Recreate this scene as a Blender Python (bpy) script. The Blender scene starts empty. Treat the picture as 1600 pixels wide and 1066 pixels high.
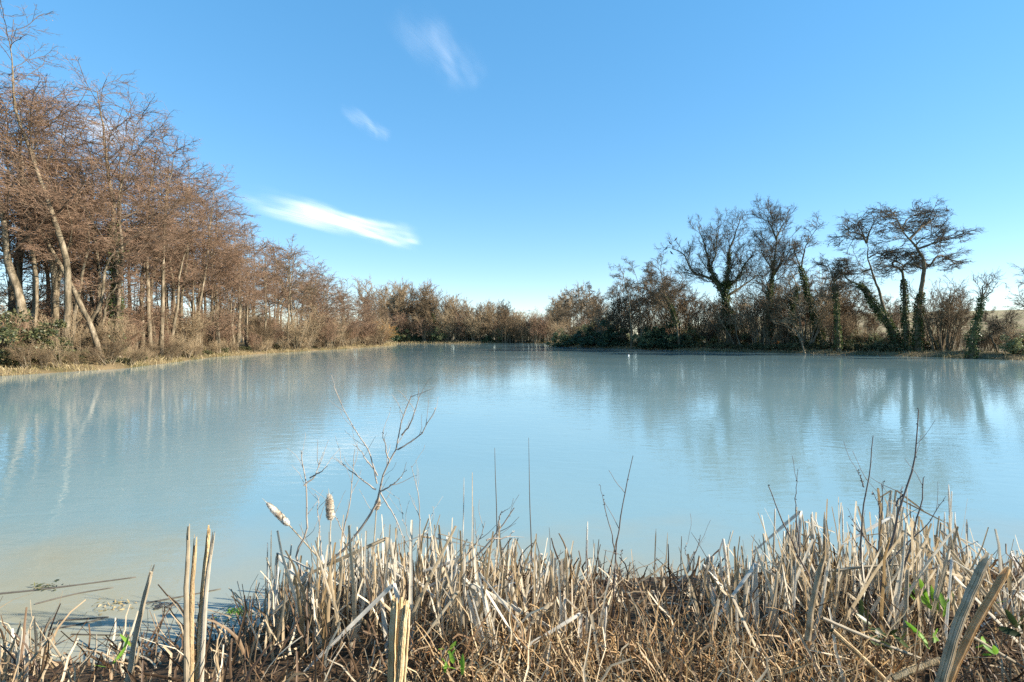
import bpy, math, random
import numpy as np
from math import radians
from mathutils import Vector

# ------------------------------------------------------------------ camera, sky, sun, exposure
SC = bpy.context.scene
COL = SC.collection
F, HZ, CH = 800.0, 524.0, 2.2          # focal length and horizon in photo pixels, eye height above the water
cam_d = bpy.data.cameras.new('camera')
cam = bpy.data.objects.new('camera', cam_d)
COL.objects.link(cam)
cam.location = (0, 0, CH)
cam.rotation_euler = (radians(90), 0, 0)
cam_d.sensor_width = 36.0
cam_d.lens = 18.0
cam_d.shift_y = -(533 - HZ) / 1600.0
cam_d.clip_start = 0.05
cam_d.clip_end = 30000
SC.camera = cam

SUN_AZ, SUN_EL = 97.0, 29.0            # degrees right of the view direction, above the horizon
world = bpy.data.worlds.new('World')
SC.world = world
world.use_nodes = True
wn, wl = world.node_tree.nodes, world.node_tree.links
wn.clear()
sky = wn.new('ShaderNodeTexSky')
sky.sky_type = 'NISHITA'
sky.sun_disc = False
sky.sun_elevation = radians(SUN_EL)
sky.sun_rotation = radians(SUN_AZ)
sky.altitude = 0
sky.air_density = 0.85
sky.dust_density = 0.0
sky.ozone_density = 2.5
bgn = wn.new('ShaderNodeBackground')
bgn.inputs['Strength'].default_value = 0.197
hsv = wn.new('ShaderNodeHueSaturation')
hsv.inputs['Hue'].default_value = 0.498
hsv.inputs['Saturation'].default_value = 1.88
out = wn.new('ShaderNodeOutputWorld')
gam = wn.new('ShaderNodeGamma')          # softer spread between the sunward and the far side of the sky
gam.inputs['Gamma'].default_value = 0.48
wl.new(sky.outputs[0], gam.inputs[0])
wl.new(gam.outputs[0], hsv.inputs['Color'])
wl.new(hsv.outputs[0], bgn.inputs[0])
wl.new(bgn.outputs[0], out.inputs[0])

sd_ = Vector((math.sin(radians(SUN_AZ)) * math.cos(radians(SUN_EL)),
              math.cos(radians(SUN_AZ)) * math.cos(radians(SUN_EL)), math.sin(radians(SUN_EL))))
sun_d = bpy.data.lights.new('sun', 'SUN')
sun_d.energy = 4.9
sun_d.angle = radians(0.5)
sun_d.color = (1.0, 0.9, 0.76)
sun = bpy.data.objects.new('sun', sun_d)
COL.objects.link(sun)
sun.location = (60, 40, 60)
sun.rotation_euler = (-sd_).to_track_quat('-Z', 'Y').to_euler()

SC.view_settings.view_transform = 'Standard'
SC.view_settings.look = 'None'
SC.view_settings.exposure = 1.45
SC.view_settings.gamma = 1.0
SC.render.engine = 'CYCLES'
SC.cycles.max_bounces = 8
SC.cycles.transparent_max_bounces = 12
SC.cycles.diffuse_bounces = 3
SC.cycles.use_denoising = False

# ------------------------------------------------------------------ helpers
def at(px, py, Y):
    return np.array([(px - 800) / F * Y, Y, CH + (HZ - py) / F * Y])

def onplane(px, py, z=0.0):
    Y = (CH - z) * F / (py - HZ)
    return np.array([(px - 800) / F * Y, Y, z])

def nrm(v):
    return v / np.maximum(np.linalg.norm(v, axis=-1, keepdims=True), 1e-9)

def smooth(e0, e1, x):
    t = np.clip((x - e0) / (e1 - e0), 0, 1)
    return t * t * (3 - 2 * t)

class MB:
    """collects quads; build() links them as one mesh object"""
    def __init__(s):
        s.v, s.q, s.n = [], [], 0
    def add(s, v, q):
        v = np.asarray(v, dtype=np.float32).reshape(-1, 3)
        s.v.append(v)
        s.q.append(np.asarray(q, dtype=np.int32).reshape(-1, 4) + s.n)
        s.n += len(v)
    def tubes(s, P, R, sides, cap=False, flat=None):
        P = np.asarray(P, float)
        R = np.asarray(R, float)
        if P.ndim == 2:
            P, R = P[None], R[None]
        if cap:
            P = np.concatenate([P, P[:, -1:]], 1)
            R = np.concatenate([R, R[:, -1:] * 0.02], 1)
        B, N, _ = P.shape
        T = np.empty_like(P)
        T[:, 1:-1] = P[:, 2:] - P[:, :-2]
        T[:, 0] = P[:, 1] - P[:, 0]
        T[:, -1] = P[:, -1] - P[:, -2]
        if cap:
            T[:, -1] = P[:, -2] - P[:, -3]
            T[:, -2] = P[:, -2] - P[:, -3]
        T = nrm(T)
        m = nrm(P[:, -1] - P[:, 0])
        ref = np.where(np.abs(m[:, 2:3]) > 0.8, np.array([[0.2, 1.0, 0.1]]), np.array([[0.1, 0.2, 1.0]]))
        U = nrm(np.cross(T, ref[:, None, :]))
        V = np.cross(T, U)
        a = np.arange(sides) * 2 * math.pi / sides
        fu, fv = (1, 1) if flat is None else flat
        ring = P[:, :, None, :] + R[:, :, None, None] * (fu * np.cos(a)[:, None] * U[:, :, None, :] + fv * np.sin(a)[:, None] * V[:, :, None, :])
        b = np.arange(B)[:, None, None] * (N * sides)
        i = np.arange(N - 1)[None, :, None] * sides
        k = np.arange(sides)[None, None, :]
        k2 = (k + 1) % sides
        q = np.stack([b + i + k, b + i + k2, b + i + sides + k2, b + i + sides + k], -1)
        s.add(ring, q)
    def strips(s, P, W, S, fold=0.3):
        """V-section blades: P (B,N,3), W (B,N), S (B,3) side vector"""
        B, N, _ = P.shape
        T = nrm(np.gradient(P, axis=1))
        S2 = nrm(S[:, None, :] - (T * S[:, None, :]).sum(-1, keepdims=True) * T)
        Nn = np.cross(T, S2)
        w = W[:, :, None]
        ring = np.stack([P - S2 * w, P + Nn * w * fold, P + S2 * w], 2)
        b = np.arange(B)[:, None, None] * (N * 3)
        i = np.arange(N - 1)[None, :, None] * 3
        k = np.arange(2)[None, None, :]
        q = np.stack([b + i + k, b + i + k + 1, b + i + 3 + k + 1, b + i + 3 + k], -1)
        s.add(ring, q)
    def leaves(s, P, D, Nn, L, W):
        """diamond leaves: position, direction, normal, length, half width"""
        D = nrm(D)
        S = nrm(np.cross(D, Nn))
        L = L[:, None]
        W = W[:, None]
        Nn = nrm(np.cross(S, D))
        v = np.stack([P, P + D * L * 0.45 + S * W + Nn * W * 0.3, P + D * L, P + D * L * 0.45 - S * W + Nn * W * 0.3], 1)
        q = np.arange(len(P) * 4).reshape(-1, 4)
        s.add(v, q)
    def mesh(s, name, mat, smooth_=True):
        v = np.concatenate(s.v)
        q = np.concatenate(s.q)
        me = bpy.data.meshes.new(name)
        me.vertices.add(len(v))
        me.vertices.foreach_set('co', v.ravel())
        me.loops.add(q.size)
        me.loops.foreach_set('vertex_index', q.ravel())
        me.polygons.add(len(q))
        me.polygons.foreach_set('loop_start', np.arange(len(q), dtype=np.int32) * 4)
        me.polygons.foreach_set('use_smooth', np.full(len(q), smooth_))
        me.update(calc_edges=True)
        me.materials.append(mat)
        return me
    def build(s, name, mat, parent=None, origin=None, smooth_=True):
        if origin is not None:
            s.v = [v - np.asarray(origin, dtype=np.float32) for v in s.v]
        o = bpy.data.objects.new(name, s.mesh(name, mat, smooth_))
        COL.objects.link(o)
        if parent is not None:
            o.parent = parent
        elif origin is not None:
            o.location = [float(c) for c in origin]
        return o

def tag(o, label=None, cat=None, group=None, kind=None):
    if label: o['label'] = label
    if cat: o['category'] = cat
    if group: o['group'] = group
    if kind: o['kind'] = kind
    return o

def thing(name, loc, label, cat, group=None):
    o = bpy.data.objects.new(name, None)
    o.empty_display_size = 0.3
    COL.objects.link(o)
    o.location = [float(c) for c in loc]
    return tag(o, label, cat, group)

def copy_tree(o, loc, rz, sc, label=None, cat=None, group=None, tilt=(0, 0)):
    c = o.copy()
    COL.objects.link(c)
    c.location = [float(v) for v in loc]
    c.rotation_euler = (tilt[0], tilt[1], rz)
    c.scale = sc if isinstance(sc, tuple) else (sc, sc, sc)
    for ch in o.children:
        d = ch.copy()
        COL.objects.link(d)
        d.parent = c
    tag(c, label, cat, group)
    return c

# ------------------------------------------------------------------ materials
def new_mat(name):
    m = bpy.data.materials.new(name)
    m.use_nodes = True
    nt = m.node_tree
    nt.nodes.clear()
    o = nt.nodes.new('ShaderNodeOutputMaterial')
    return m, nt.nodes, nt.links, o

def ramp(n, stops):
    r = n.new('ShaderNodeValToRGB')
    e = r.color_ramp.elements
    while len(e) < len(stops):
        e.new(0.5)
    for x, (p, c) in zip(e, stops):
        x.position = p
        x.color = (*c, 1)
    return r

def bark_mat(name, stops, scale=3.0, bump=0.4):
    m, n, l, o = new_mat(name)
    tc = n.new('ShaderNodeTexCoord')
    mp = n.new('ShaderNodeMapping')
    mp.inputs['Scale'].default_value = (1, 1, 0.35)
    nz = n.new('ShaderNodeTexNoise')
    nz.inputs['Scale'].default_value = scale
    nz.inputs['Detail'].default_value = 6
    nz.inputs['Roughness'].default_value = 0.65
    r = ramp(n, stops)
    n2 = n.new('ShaderNodeTexNoise')
    n2.inputs['Scale'].default_value = scale * 7
    n2.inputs['Detail'].default_value = 4
    bp = n.new('ShaderNodeBump')
    bp.inputs['Strength'].default_value = bump
    bp.inputs['Distance'].default_value = 0.05
    p = n.new('ShaderNodeBsdfPrincipled')
    p.inputs['Roughness'].default_value = 0.85
    p.inputs['Specular IOR Level'].default_value = 0.2
    l.new(tc.outputs['Object'], mp.inputs[0])
    l.new(mp.outputs[0], nz.inputs['Vector'])
    l.new(mp.outputs[0], n2.inputs['Vector'])
    l.new(nz.outputs['Fac'], r.inputs[0])
    l.new(r.outputs[0], p.inputs['Base Color'])
    l.new(n2.outputs['Fac'], bp.inputs['Height'])
    l.new(bp.outputs[0], p.inputs['Normal'])
    l.new(p.outputs[0], o.inputs[0])
    return m

def leaf_mat(name, stops, trans=0.35, tcol=None, rough=0.55, spec=0.3, by='island'):
    """leaves, blades and twigs: colour differs from piece to piece, thin pieces let light through"""
    m, n, l, o = new_mat(name)
    if by == 'island':
        g = n.new('ShaderNodeNewGeometry')
        src = g.outputs['Random Per Island']
    elif by == 'object':
        g = n.new('ShaderNodeObjectInfo')
        src = g.outputs['Random']
    else:
        tc = n.new('ShaderNodeTexCoord')
        g = n.new('ShaderNodeTexNoise')
        g.inputs['Scale'].default_value = by
        g.inputs['Detail'].default_value = 3
        l.new(tc.outputs['Object'], g.inputs['Vector'])
        src = g.outputs['Fac']
    r = ramp(n, stops)
    l.new(src, r.inputs[0])
    tc2 = n.new('ShaderNodeTexCoord')
    nz = n.new('ShaderNodeTexNoise')
    nz.inputs['Scale'].default_value = 18
    nz.inputs['Detail'].default_value = 3
    l.new(tc2.outputs['Object'], nz.inputs['Vector'])
    mr = n.new('ShaderNodeMapRange')
    mr.inputs['To Min'].default_value = 0.55
    mr.inputs['To Max'].default_value = 1.4
    l.new(nz.outputs['Fac'], mr.inputs['Value'])
    mx = n.new('ShaderNodeMix')
    mx.data_type = 'RGBA'
    mx.blend_type = 'MULTIPLY'
    mx.inputs['Factor'].default_value = 1
    l.new(r.outputs[0], mx.inputs[6])
    l.new(mr.outputs[0], mx.inputs[7])
    p = n.new('ShaderNodeBsdfPrincipled')
    p.inputs['Roughness'].default_value = rough
    p.inputs['Specular IOR Level'].default_value = spec
    l.new(mx.outputs[2], p.inputs['Base Color'])
    if trans > 0:
        t = n.new('ShaderNodeBsdfTranslucent')
        if tcol:
            t.inputs[0].default_value = (*tcol, 1)
        else:
            l.new(mx.outputs[2], t.inputs[0])
        ms = n.new('ShaderNodeMixShader')
        ms.inputs[0].default_value = trans
        l.new(p.outputs[0], ms.inputs[1])
        l.new(t.outputs[0], ms.inputs[2])
        l.new(ms.outputs[0], o.inputs[0])
    else:
        l.new(p.outputs[0], o.inputs[0])
    return m

M = {}
M['alder_bark'] = bark_mat('alder_bark', [(0.34, (0.05, 0.042, 0.025)), (0.44, (0.12, 0.095, 0.06)), (0.55, (0.2, 0.16, 0.105)), (0.7, (0.34, 0.28, 0.2))], 3.4, 0.9)
M['dark_bark'] = bark_mat('dark_bark', [(0.3, (0.07, 0.05, 0.03)), (0.52, (0.16, 0.12, 0.07)), (0.75, (0.26, 0.22, 0.14))], 2.2)
M['oak_bark'] = bark_mat('oak_bark', [(0.3, (0.06, 0.045, 0.03)), (0.5, (0.12, 0.1, 0.06)), (0.72, (0.16, 0.16, 0.07))], 2.0)
M['red_twig'] = leaf_mat('red_twig', [(0.0, (0.13, 0.078, 0.05)), (0.5, (0.25, 0.158, 0.102)), (1.0, (0.4, 0.285, 0.19))], 0, by=0.6, rough=0.8, spec=0.15)
M['brown_twig'] = leaf_mat('brown_twig', [(0.0, (0.08, 0.055, 0.035)), (0.5, (0.17, 0.12, 0.07)), (1.0, (0.3, 0.23, 0.14))], 0, by=0.5, rough=0.8, spec=0.15)
M['dark_twig'] = leaf_mat('dark_twig', [(0.0, (0.05, 0.04, 0.028)), (0.5, (0.11, 0.085, 0.055)), (1.0, (0.2, 0.16, 0.1))], 0, by=0.5, rough=0.8, spec=0.15)
M['tan_twig'] = leaf_mat('tan_twig', [(0.0, (0.15, 0.1, 0.06)), (0.5, (0.3, 0.22, 0.13)), (1.0, (0.42, 0.34, 0.22))], 0, by=0.7, rough=0.8, spec=0.15)
M['osier_twig'] = leaf_mat('osier_twig', [(0.0, (0.2, 0.11, 0.03)), (0.5, (0.36, 0.2, 0.06)), (1.0, (0.48, 0.3, 0.1))], 0, by=0.7, rough=0.7, spec=0.2)
M['ivy'] = leaf_mat('ivy', [(0.0, (0.03, 0.05, 0.018)), (0.6, (0.08, 0.11, 0.035)), (1.0, (0.17, 0.2, 0.07))], 0.3, rough=0.4)
M['evergreen'] = leaf_mat('evergreen', [(0.0, (0.025, 0.05, 0.028)), (0.6, (0.06, 0.1, 0.05)), (1.0, (0.13, 0.16, 0.075))], 0.25, rough=0.35)
M['pale_leaf'] = leaf_mat('pale_leaf', [(0.0, (0.1, 0.12, 0.05)), (0.6, (0.2, 0.22, 0.1)), (1.0, (0.34, 0.34, 0.17))], 0.35)
M['bramble'] = leaf_mat('bramble', [(0.0, (0.03, 0.04, 0.02)), (0.5, (0.085, 0.1, 0.04)), (0.85, (0.18, 0.17, 0.08)), (1.0, (0.34, 0.24, 0.13))], 0.25, rough=0.4)
M['rust_leaf'] = leaf_mat('rust_leaf', [(0.0, (0.25, 0.1, 0.03)), (1.0, (0.5, 0.24, 0.07))], 0.35)
M['straw'] = leaf_mat('straw', [(0.0, (0.24, 0.17, 0.09)), (0.5, (0.45, 0.35, 0.21)), (1.0, (0.62, 0.53, 0.37))], 0.25)
M['bank_grass'] = leaf_mat('bank_grass', [(0.0, (0.14, 0.13, 0.04)), (0.35, (0.34, 0.26, 0.12)), (1.0, (0.52, 0.42, 0.25))], 0.25)
M['reed'] = leaf_mat('reed', [(0.0, (0.42, 0.34, 0.22)), (0.45, (0.6, 0.545, 0.44)), (1.0, (0.76, 0.74, 0.67))], 0.38, by='object')
M['old_stalk'] = bark_mat('old_stalk', [(0.3, (0.16, 0.11, 0.06)), (0.5, (0.36, 0.26, 0.14)), (0.7, (0.5, 0.39, 0.24))], 26.0, 0.3)
M['grey_stalk'] = leaf_mat('grey_stalk', [(0.3, (0.3, 0.23, 0.14)), (0.5, (0.5, 0.4, 0.26)), (0.7, (0.62, 0.52, 0.38))], 0.35, by=22.0)  # shaded side of the thickest stalk put into the colour; weathered stalk shares it
M['backlit_stalk'] = leaf_mat('backlit_stalk', [(0.3, (0.4, 0.25, 0.11)), (0.5, (0.62, 0.43, 0.22)), (0.7, (0.72, 0.55, 0.33))], 0.5, by=22.0)  # golden light coming through the stalk put into the colour too
M['gold_stalk'] = bark_mat('gold_stalk', [(0.3, (0.3, 0.19, 0.08)), (0.5, (0.5, 0.37, 0.2)), (0.7, (0.64, 0.52, 0.34))], 26.0, 0.3)
M['reed_mass'] = leaf_mat('reed_mass', [(0.0, (0.28, 0.19, 0.09)), (0.5, (0.5, 0.4, 0.26)), (1.0, (0.7, 0.63, 0.5))], 0.35)
M['litter'] = leaf_mat('litter', [(0.0, (0.05, 0.03, 0.018)), (0.5, (0.16, 0.1, 0.055)), (0.8, (0.4, 0.3, 0.18)), (1.0, (0.66, 0.56, 0.4))], 0.2)
M['gold'] = leaf_mat('gold', [(0.0, (0.2, 0.1, 0.04)), (0.5, (0.46, 0.3, 0.14)), (1.0, (0.68, 0.55, 0.34))], 0.3)
M['sapling'] = leaf_mat('sapling', [(0.0, (0.1, 0.08, 0.07)), (1.0, (0.2, 0.16, 0.13))], 0, by=6.0)
M['pale_sapling'] = leaf_mat('pale_sapling', [(0.0, (0.2, 0.17, 0.14)), (1.0, (0.4, 0.35, 0.29))], 0, by=6.0)
M['seed_fluff'] = leaf_mat('seed_fluff', [(0.3, (0.16, 0.11, 0.07)), (0.46, (0.42, 0.35, 0.26)), (0.66, (0.68, 0.63, 0.54))], 0.1, by=14.0, rough=0.95, spec=0.05)
M['fresh_green'] = leaf_mat('fresh_green', [(0.0, (0.12, 0.28, 0.03)), (1.0, (0.3, 0.5, 0.06))], 0.5)
M['dark_stick'] = leaf_mat('dark_stick', [(0.0, (0.05, 0.045, 0.04)), (1.0, (0.16, 0.14, 0.11))], 0, by=5.0)
M['feather'] = leaf_mat('feather', [(0.0, (0.015, 0.015, 0.018)), (1.0, (0.04, 0.04, 0.045))], 0, by=5.0)
M['white'] = leaf_mat('white', [(0.0, (0.7, 0.7, 0.68)), (1.0, (0.85, 0.85, 0.82))], 0, by=5.0)
M['steel'] = leaf_mat('steel', [(0.0, (0.3, 0.32, 0.34)), (1.0, (0.4, 0.42, 0.44))], 0, by=2.0)
M['plank'] = bark_mat('plank', [(0.3, (0.4, 0.32, 0.22)), (0.55, (0.58, 0.5, 0.38)), (0.8, (0.66, 0.6, 0.48))], 9.0, 0.25)

# ------------------------------------------------------------------ the land and the pond
POND = np.array([(-14, 3.9), (-6, 3.6), (-3.7, 3.55), (-2.7, 3.45), (-1.95, 3.8), (-1.6, 4.5), (-0.5, 4.9), (0.7, 4.6), (1.6, 4.7),
                 (3, 4.8), (5, 4.85), (9, 4.9), (30, 8), (49, 25), (45, 44), (40.5, 55), (33, 65), (20, 80), (11.6, 93), (9, 105),
                 (9, 118), (13, 139), (2, 141), (-10, 138), (-30, 137), (-34, 124), (-25.5, 113), (-25.5, 98), (-27, 80), (-29, 65),
                 (-30, 52), (-27, 40), (-25.6, 34), (-27.5, 27.5), (-32, 18), (-28, 7)], float)

def pond_sd(x, y):
    x = np.asarray(x, float); y = np.asarray(y, float)
    best = np.full(x.shape, 1e9)
    ins = np.zeros(x.shape, bool)
    n = len(POND)
    for i in range(n):
        ax, ay = POND[i]
        bx, by = POND[(i + 1) % n]
        ex, ey = bx - ax, by - ay
        t = np.clip(((x - ax) * ex + (y - ay) * ey) / (ex * ex + ey * ey), 0, 1)
        best = np.minimum(best, np.hypot(x - ax - t * ex, y - ay - t * ey))
        c = ((ay > y) != (by > y)) & (x < ex * (y - ay) / (ey + 1e-12) + ax)
        ins ^= c
    return np.where(ins, -best, best)

def wob(x, y):
    return (np.sin(x * 1.9 + 1.3 * np.sin(y * 0.7)) * np.cos(y * 1.6 + 0.8 * np.sin(x * 1.1)) * 0.5
            + np.sin(x * 5.3 + y * 3.1) * 0.22 + np.sin(x * 0.31 + 2) * np.cos(y * 0.27) * 0.9)

def height(x, y):
    x = np.asarray(x, float); y = np.asarray(y, float)
    d = pond_sd(x, y)
    near = smooth(14, 7, y)
    left = smooth(-18, -24, x)
    dp = np.maximum(d, 0)
    land = near * 0.32 * (1 - np.exp(-dp / 0.7)) + (1 - near) * (
        left * (0.3 * (1 - np.exp(-dp / 0.5)) + 0.75 * smooth(0.8, 6, dp)) + (1 - left) * 0.55 * (1 - np.exp(-dp / 1.2)))
    land = land + wob(x, y) * 0.05 * smooth(0, 2, dp)
    az = x / np.maximum(y, 1.0)
    dist = np.hypot(x, y)
    hill = 10.5 * smooth(75, 260, dist) * smooth(0.12, 0.55, az) * smooth(2, 20, dp)
    hill = hill + 4 * smooth(150, 400, dist) * smooth(0.2, -0.2, az)
    land = land + hill
    bed = -1.3 * (1 - np.exp(np.minimum(d, 0) / 2.2)) - 0.03 * (d < 0)
    return np.where(d > 0, land, bed)

def h1(x, y):
    return float(height(np.array([x]), np.array([y]))[0])

def axis(spans):
    a = [np.arange(s, e, st) for s, e, st in spans]
    return np.unique(np.round(np.concatenate(a), 3))

gx = axis([(-9000, -1000, 1000), (-1000, -200, 80), (-200, -70, 10), (-70, -8, 1.0), (-8, 8, 0.12), (8, 70, 1.0), (70, 200, 10), (200, 1000, 80), (1000, 9001, 1000)])
gy = axis([(-300, -20, 40), (-20, 1, 2), (1, 7, 0.12), (7, 150, 1.0), (150, 300, 8), (300, 1000, 50), (1000, 10001, 1000)])
X, Y = np.meshgrid(gx, gy)
Z = height(X, Y)
mb = MB()
nx, ny = len(gx), len(gy)
ii, jj = np.meshgrid(np.arange(nx - 1), np.arange(ny - 1))
b0 = jj * nx + ii
mb.add(np.stack([X, Y, Z], -1), np.stack([b0, b0 + 1, b0 + nx + 1, b0 + nx], -1))

def ground_mat():
    m, n, l, o = new_mat('earth_and_grass')
    tc = n.new('ShaderNodeTexCoord')
    n1 = n.new('ShaderNodeTexNoise'); n1.inputs['Scale'].default_value = 0.35; n1.inputs['Detail'].default_value = 8
    n2 = n.new('ShaderNodeTexNoise'); n2.inputs['Scale'].default_value = 9; n2.inputs['Detail'].default_value = 8
    l.new(tc.outputs['Object'], n1.inputs['Vector']); l.new(tc.outputs['Object'], n2.inputs['Vector'])
    turf = ramp(n, [(0.32, (0.06, 0.06, 0.02)), (0.5, (0.12, 0.09, 0.045)), (0.7, (0.22, 0.16, 0.085))])
    l.new(n1.outputs['Fac'], turf.inputs[0])
    mud = ramp(n, [(0.3, (0.025, 0.017, 0.01)), (0.55, (0.07, 0.045, 0.025)), (0.8, (0.16, 0.11, 0.06))])
    l.new(n2.outputs['Fac'], mud.inputs[0])
    field = ramp(n, [(0.35, (0.16, 0.15, 0.07)), (0.5, (0.25, 0.19, 0.11)), (0.65, (0.2, 0.2, 0.08))])
    l.new(n1.outputs['Fac'], field.inputs[0])
    sx = n.new('ShaderNodeSeparateXYZ')
    l.new(tc.outputs['Object'], sx.inputs[0])
    a = n.new('ShaderNodeMapRange'); a.inputs['From Min'].default_value = 10; a.inputs['From Max'].default_value = 20
    l.new(sx.outputs['Y'], a.inputs['Value'])
    b = n.new('ShaderNodeMapRange'); b.inputs['From Min'].default_value = 1.2; b.inputs['From Max'].default_value = 3.0
    l.new(sx.outputs['Z'], b.inputs['Value'])
    m1 = n.new('ShaderNodeMix'); m1.data_type = 'RGBA'
    l.new(a.outputs[0], m1.inputs['Factor']); l.new(mud.outputs[0], m1.inputs[6]); l.new(turf.outputs[0], m1.inputs[7])
    m2 = n.new('ShaderNodeMix'); m2.data_type = 'RGBA'
    l.new(b.outputs[0], m2.inputs['Factor']); l.new(m1.outputs[2], m2.inputs[6]); l.new(field.outputs[0], m2.inputs[7])
    p = n.new('ShaderNodeBsdfPrincipled'); p.inputs['Roughness'].default_value = 0.9
    p.inputs['Specular IOR Level'].default_value = 0.2
    bp = n.new('ShaderNodeBump'); bp.inputs['Strength'].default_value = 0.8; bp.inputs['Distance'].default_value = 0.06
    l.new(n2.outputs['Fac'], bp.inputs['Height']); l.new(bp.outputs[0], p.inputs['Normal'])
    l.new(m2.outputs[2], p.inputs['Base Color'])
    l.new(p.outputs[0], o.inputs[0])
    return m

tag(mb.build('ground', ground_mat()), kind='structure')

def water_mat():
    m, n, l, o = new_mat('pond_water')
    tc = n.new('ShaderNodeTexCoord')
    p = n.new('ShaderNodeBsdfPrincipled')
    p.inputs['Roughness'].default_value = 0.02
    p.inputs['IOR'].default_value = 1.45
    # silty water: browner over the shallow bed by the near bank, milky further out with a bluish haze put into the colour
    n0 = n.new('ShaderNodeTexNoise'); n0.inputs['Scale'].default_value = 0.12; n0.inputs['Detail'].default_value = 4
    l.new(tc.outputs['Object'], n0.inputs['Vector'])
    deep = ramp(n, [(0.35, (0.155, 0.26, 0.285)), (0.65, (0.19, 0.29, 0.3))])
    l.new(n0.outputs['Fac'], deep.inputs[0])
    sx = n.new('ShaderNodeSeparateXYZ'); l.new(tc.outputs['Object'], sx.inputs[0])
    nb = n.new('ShaderNodeTexNoise'); nb.inputs['Scale'].default_value = 0.8; nb.inputs['Detail'].default_value = 3
    l.new(tc.outputs['Object'], nb.inputs['Vector'])
    ad = n.new('ShaderNodeMath'); ad.operation = 'MULTIPLY_ADD'; ad.inputs[1].default_value = 3.0
    l.new(nb.outputs['Fac'], ad.inputs[0]); l.new(sx.outputs['Y'], ad.inputs[2])
    a = n.new('ShaderNodeMapRange'); a.interpolation_type = 'SMOOTHSTEP'
    a.inputs['From Min'].default_value = 5.2; a.inputs['From Max'].default_value = 8.2
    l.new(ad.outputs[0], a.inputs['Value'])
    mx = n.new('ShaderNodeMix'); mx.data_type = 'RGBA'
    mx.inputs[6].default_value = (0.26, 0.255, 0.185, 1)
    l.new(a.outputs[0], mx.inputs['Factor']); l.new(deep.outputs[0], mx.inputs[7])
    l.new(mx.outputs[2], p.inputs['Base Color'])
    # ripples: long low wavelets crossing the pond plus fine ones, stronger in breeze patches
    mp = n.new('ShaderNodeMapping'); mp.inputs['Scale'].default_value = (0.6, 1.5, 1); mp.inputs['Rotation'].default_value = (0, 0, radians(14))
    l.new(tc.outputs['Object'], mp.inputs[0])
    r1 = n.new('ShaderNodeTexNoise'); r1.inputs['Scale'].default_value = 3.2; r1.inputs['Detail'].default_value = 4; r1.inputs['Roughness'].default_value = 0.5
    r1.inputs['Distortion'].default_value = 0.6
    l.new(mp.outputs[0], r1.inputs['Vector'])
    r2 = n.new('ShaderNodeTexNoise'); r2.inputs['Scale'].default_value = 0.09; r2.inputs['Detail'].default_value = 3
    l.new(tc.outputs['Object'], r2.inputs['Vector'])
    st = n.new('ShaderNodeMapRange'); st.inputs['From Min'].default_value = 0.35; st.inputs['From Max'].default_value = 0.68
    st.inputs['To Min'].default_value = 0.25; st.inputs['To Max'].default_value = 1.0
    l.new(r2.outputs['Fac'], st.inputs['Value'])
    hm = n.new('ShaderNodeMath'); hm.operation = 'MULTIPLY'
    l.new(r1.outputs['Fac'], hm.inputs[0]); l.new(st.outputs[0], hm.inputs[1])
    bp = n.new('ShaderNodeBump'); bp.inputs['Strength'].default_value = 1.0; bp.inputs['Distance'].default_value = 0.009
    l.new(hm.outputs[0], bp.inputs['Height']); l.new(bp.outputs[0], p.inputs['Normal'])
    l.new(p.outputs[0], o.inputs[0])
    return m

mb = MB()
wx = np.linspace(-70, 90, 41); wy = np.linspace(0.5, 160, 41)
X, Y = np.meshgrid(wx, wy)
ii, jj = np.meshgrid(np.arange(40), np.arange(40))
b0 = jj * 41 + ii
mb.add(np.stack([X, Y, X * 0], -1), np.stack([b0, b0 + 1, b0 + 42, b0 + 41], -1))
tag(mb.build('water', water_mat()), kind='structure')

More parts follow.
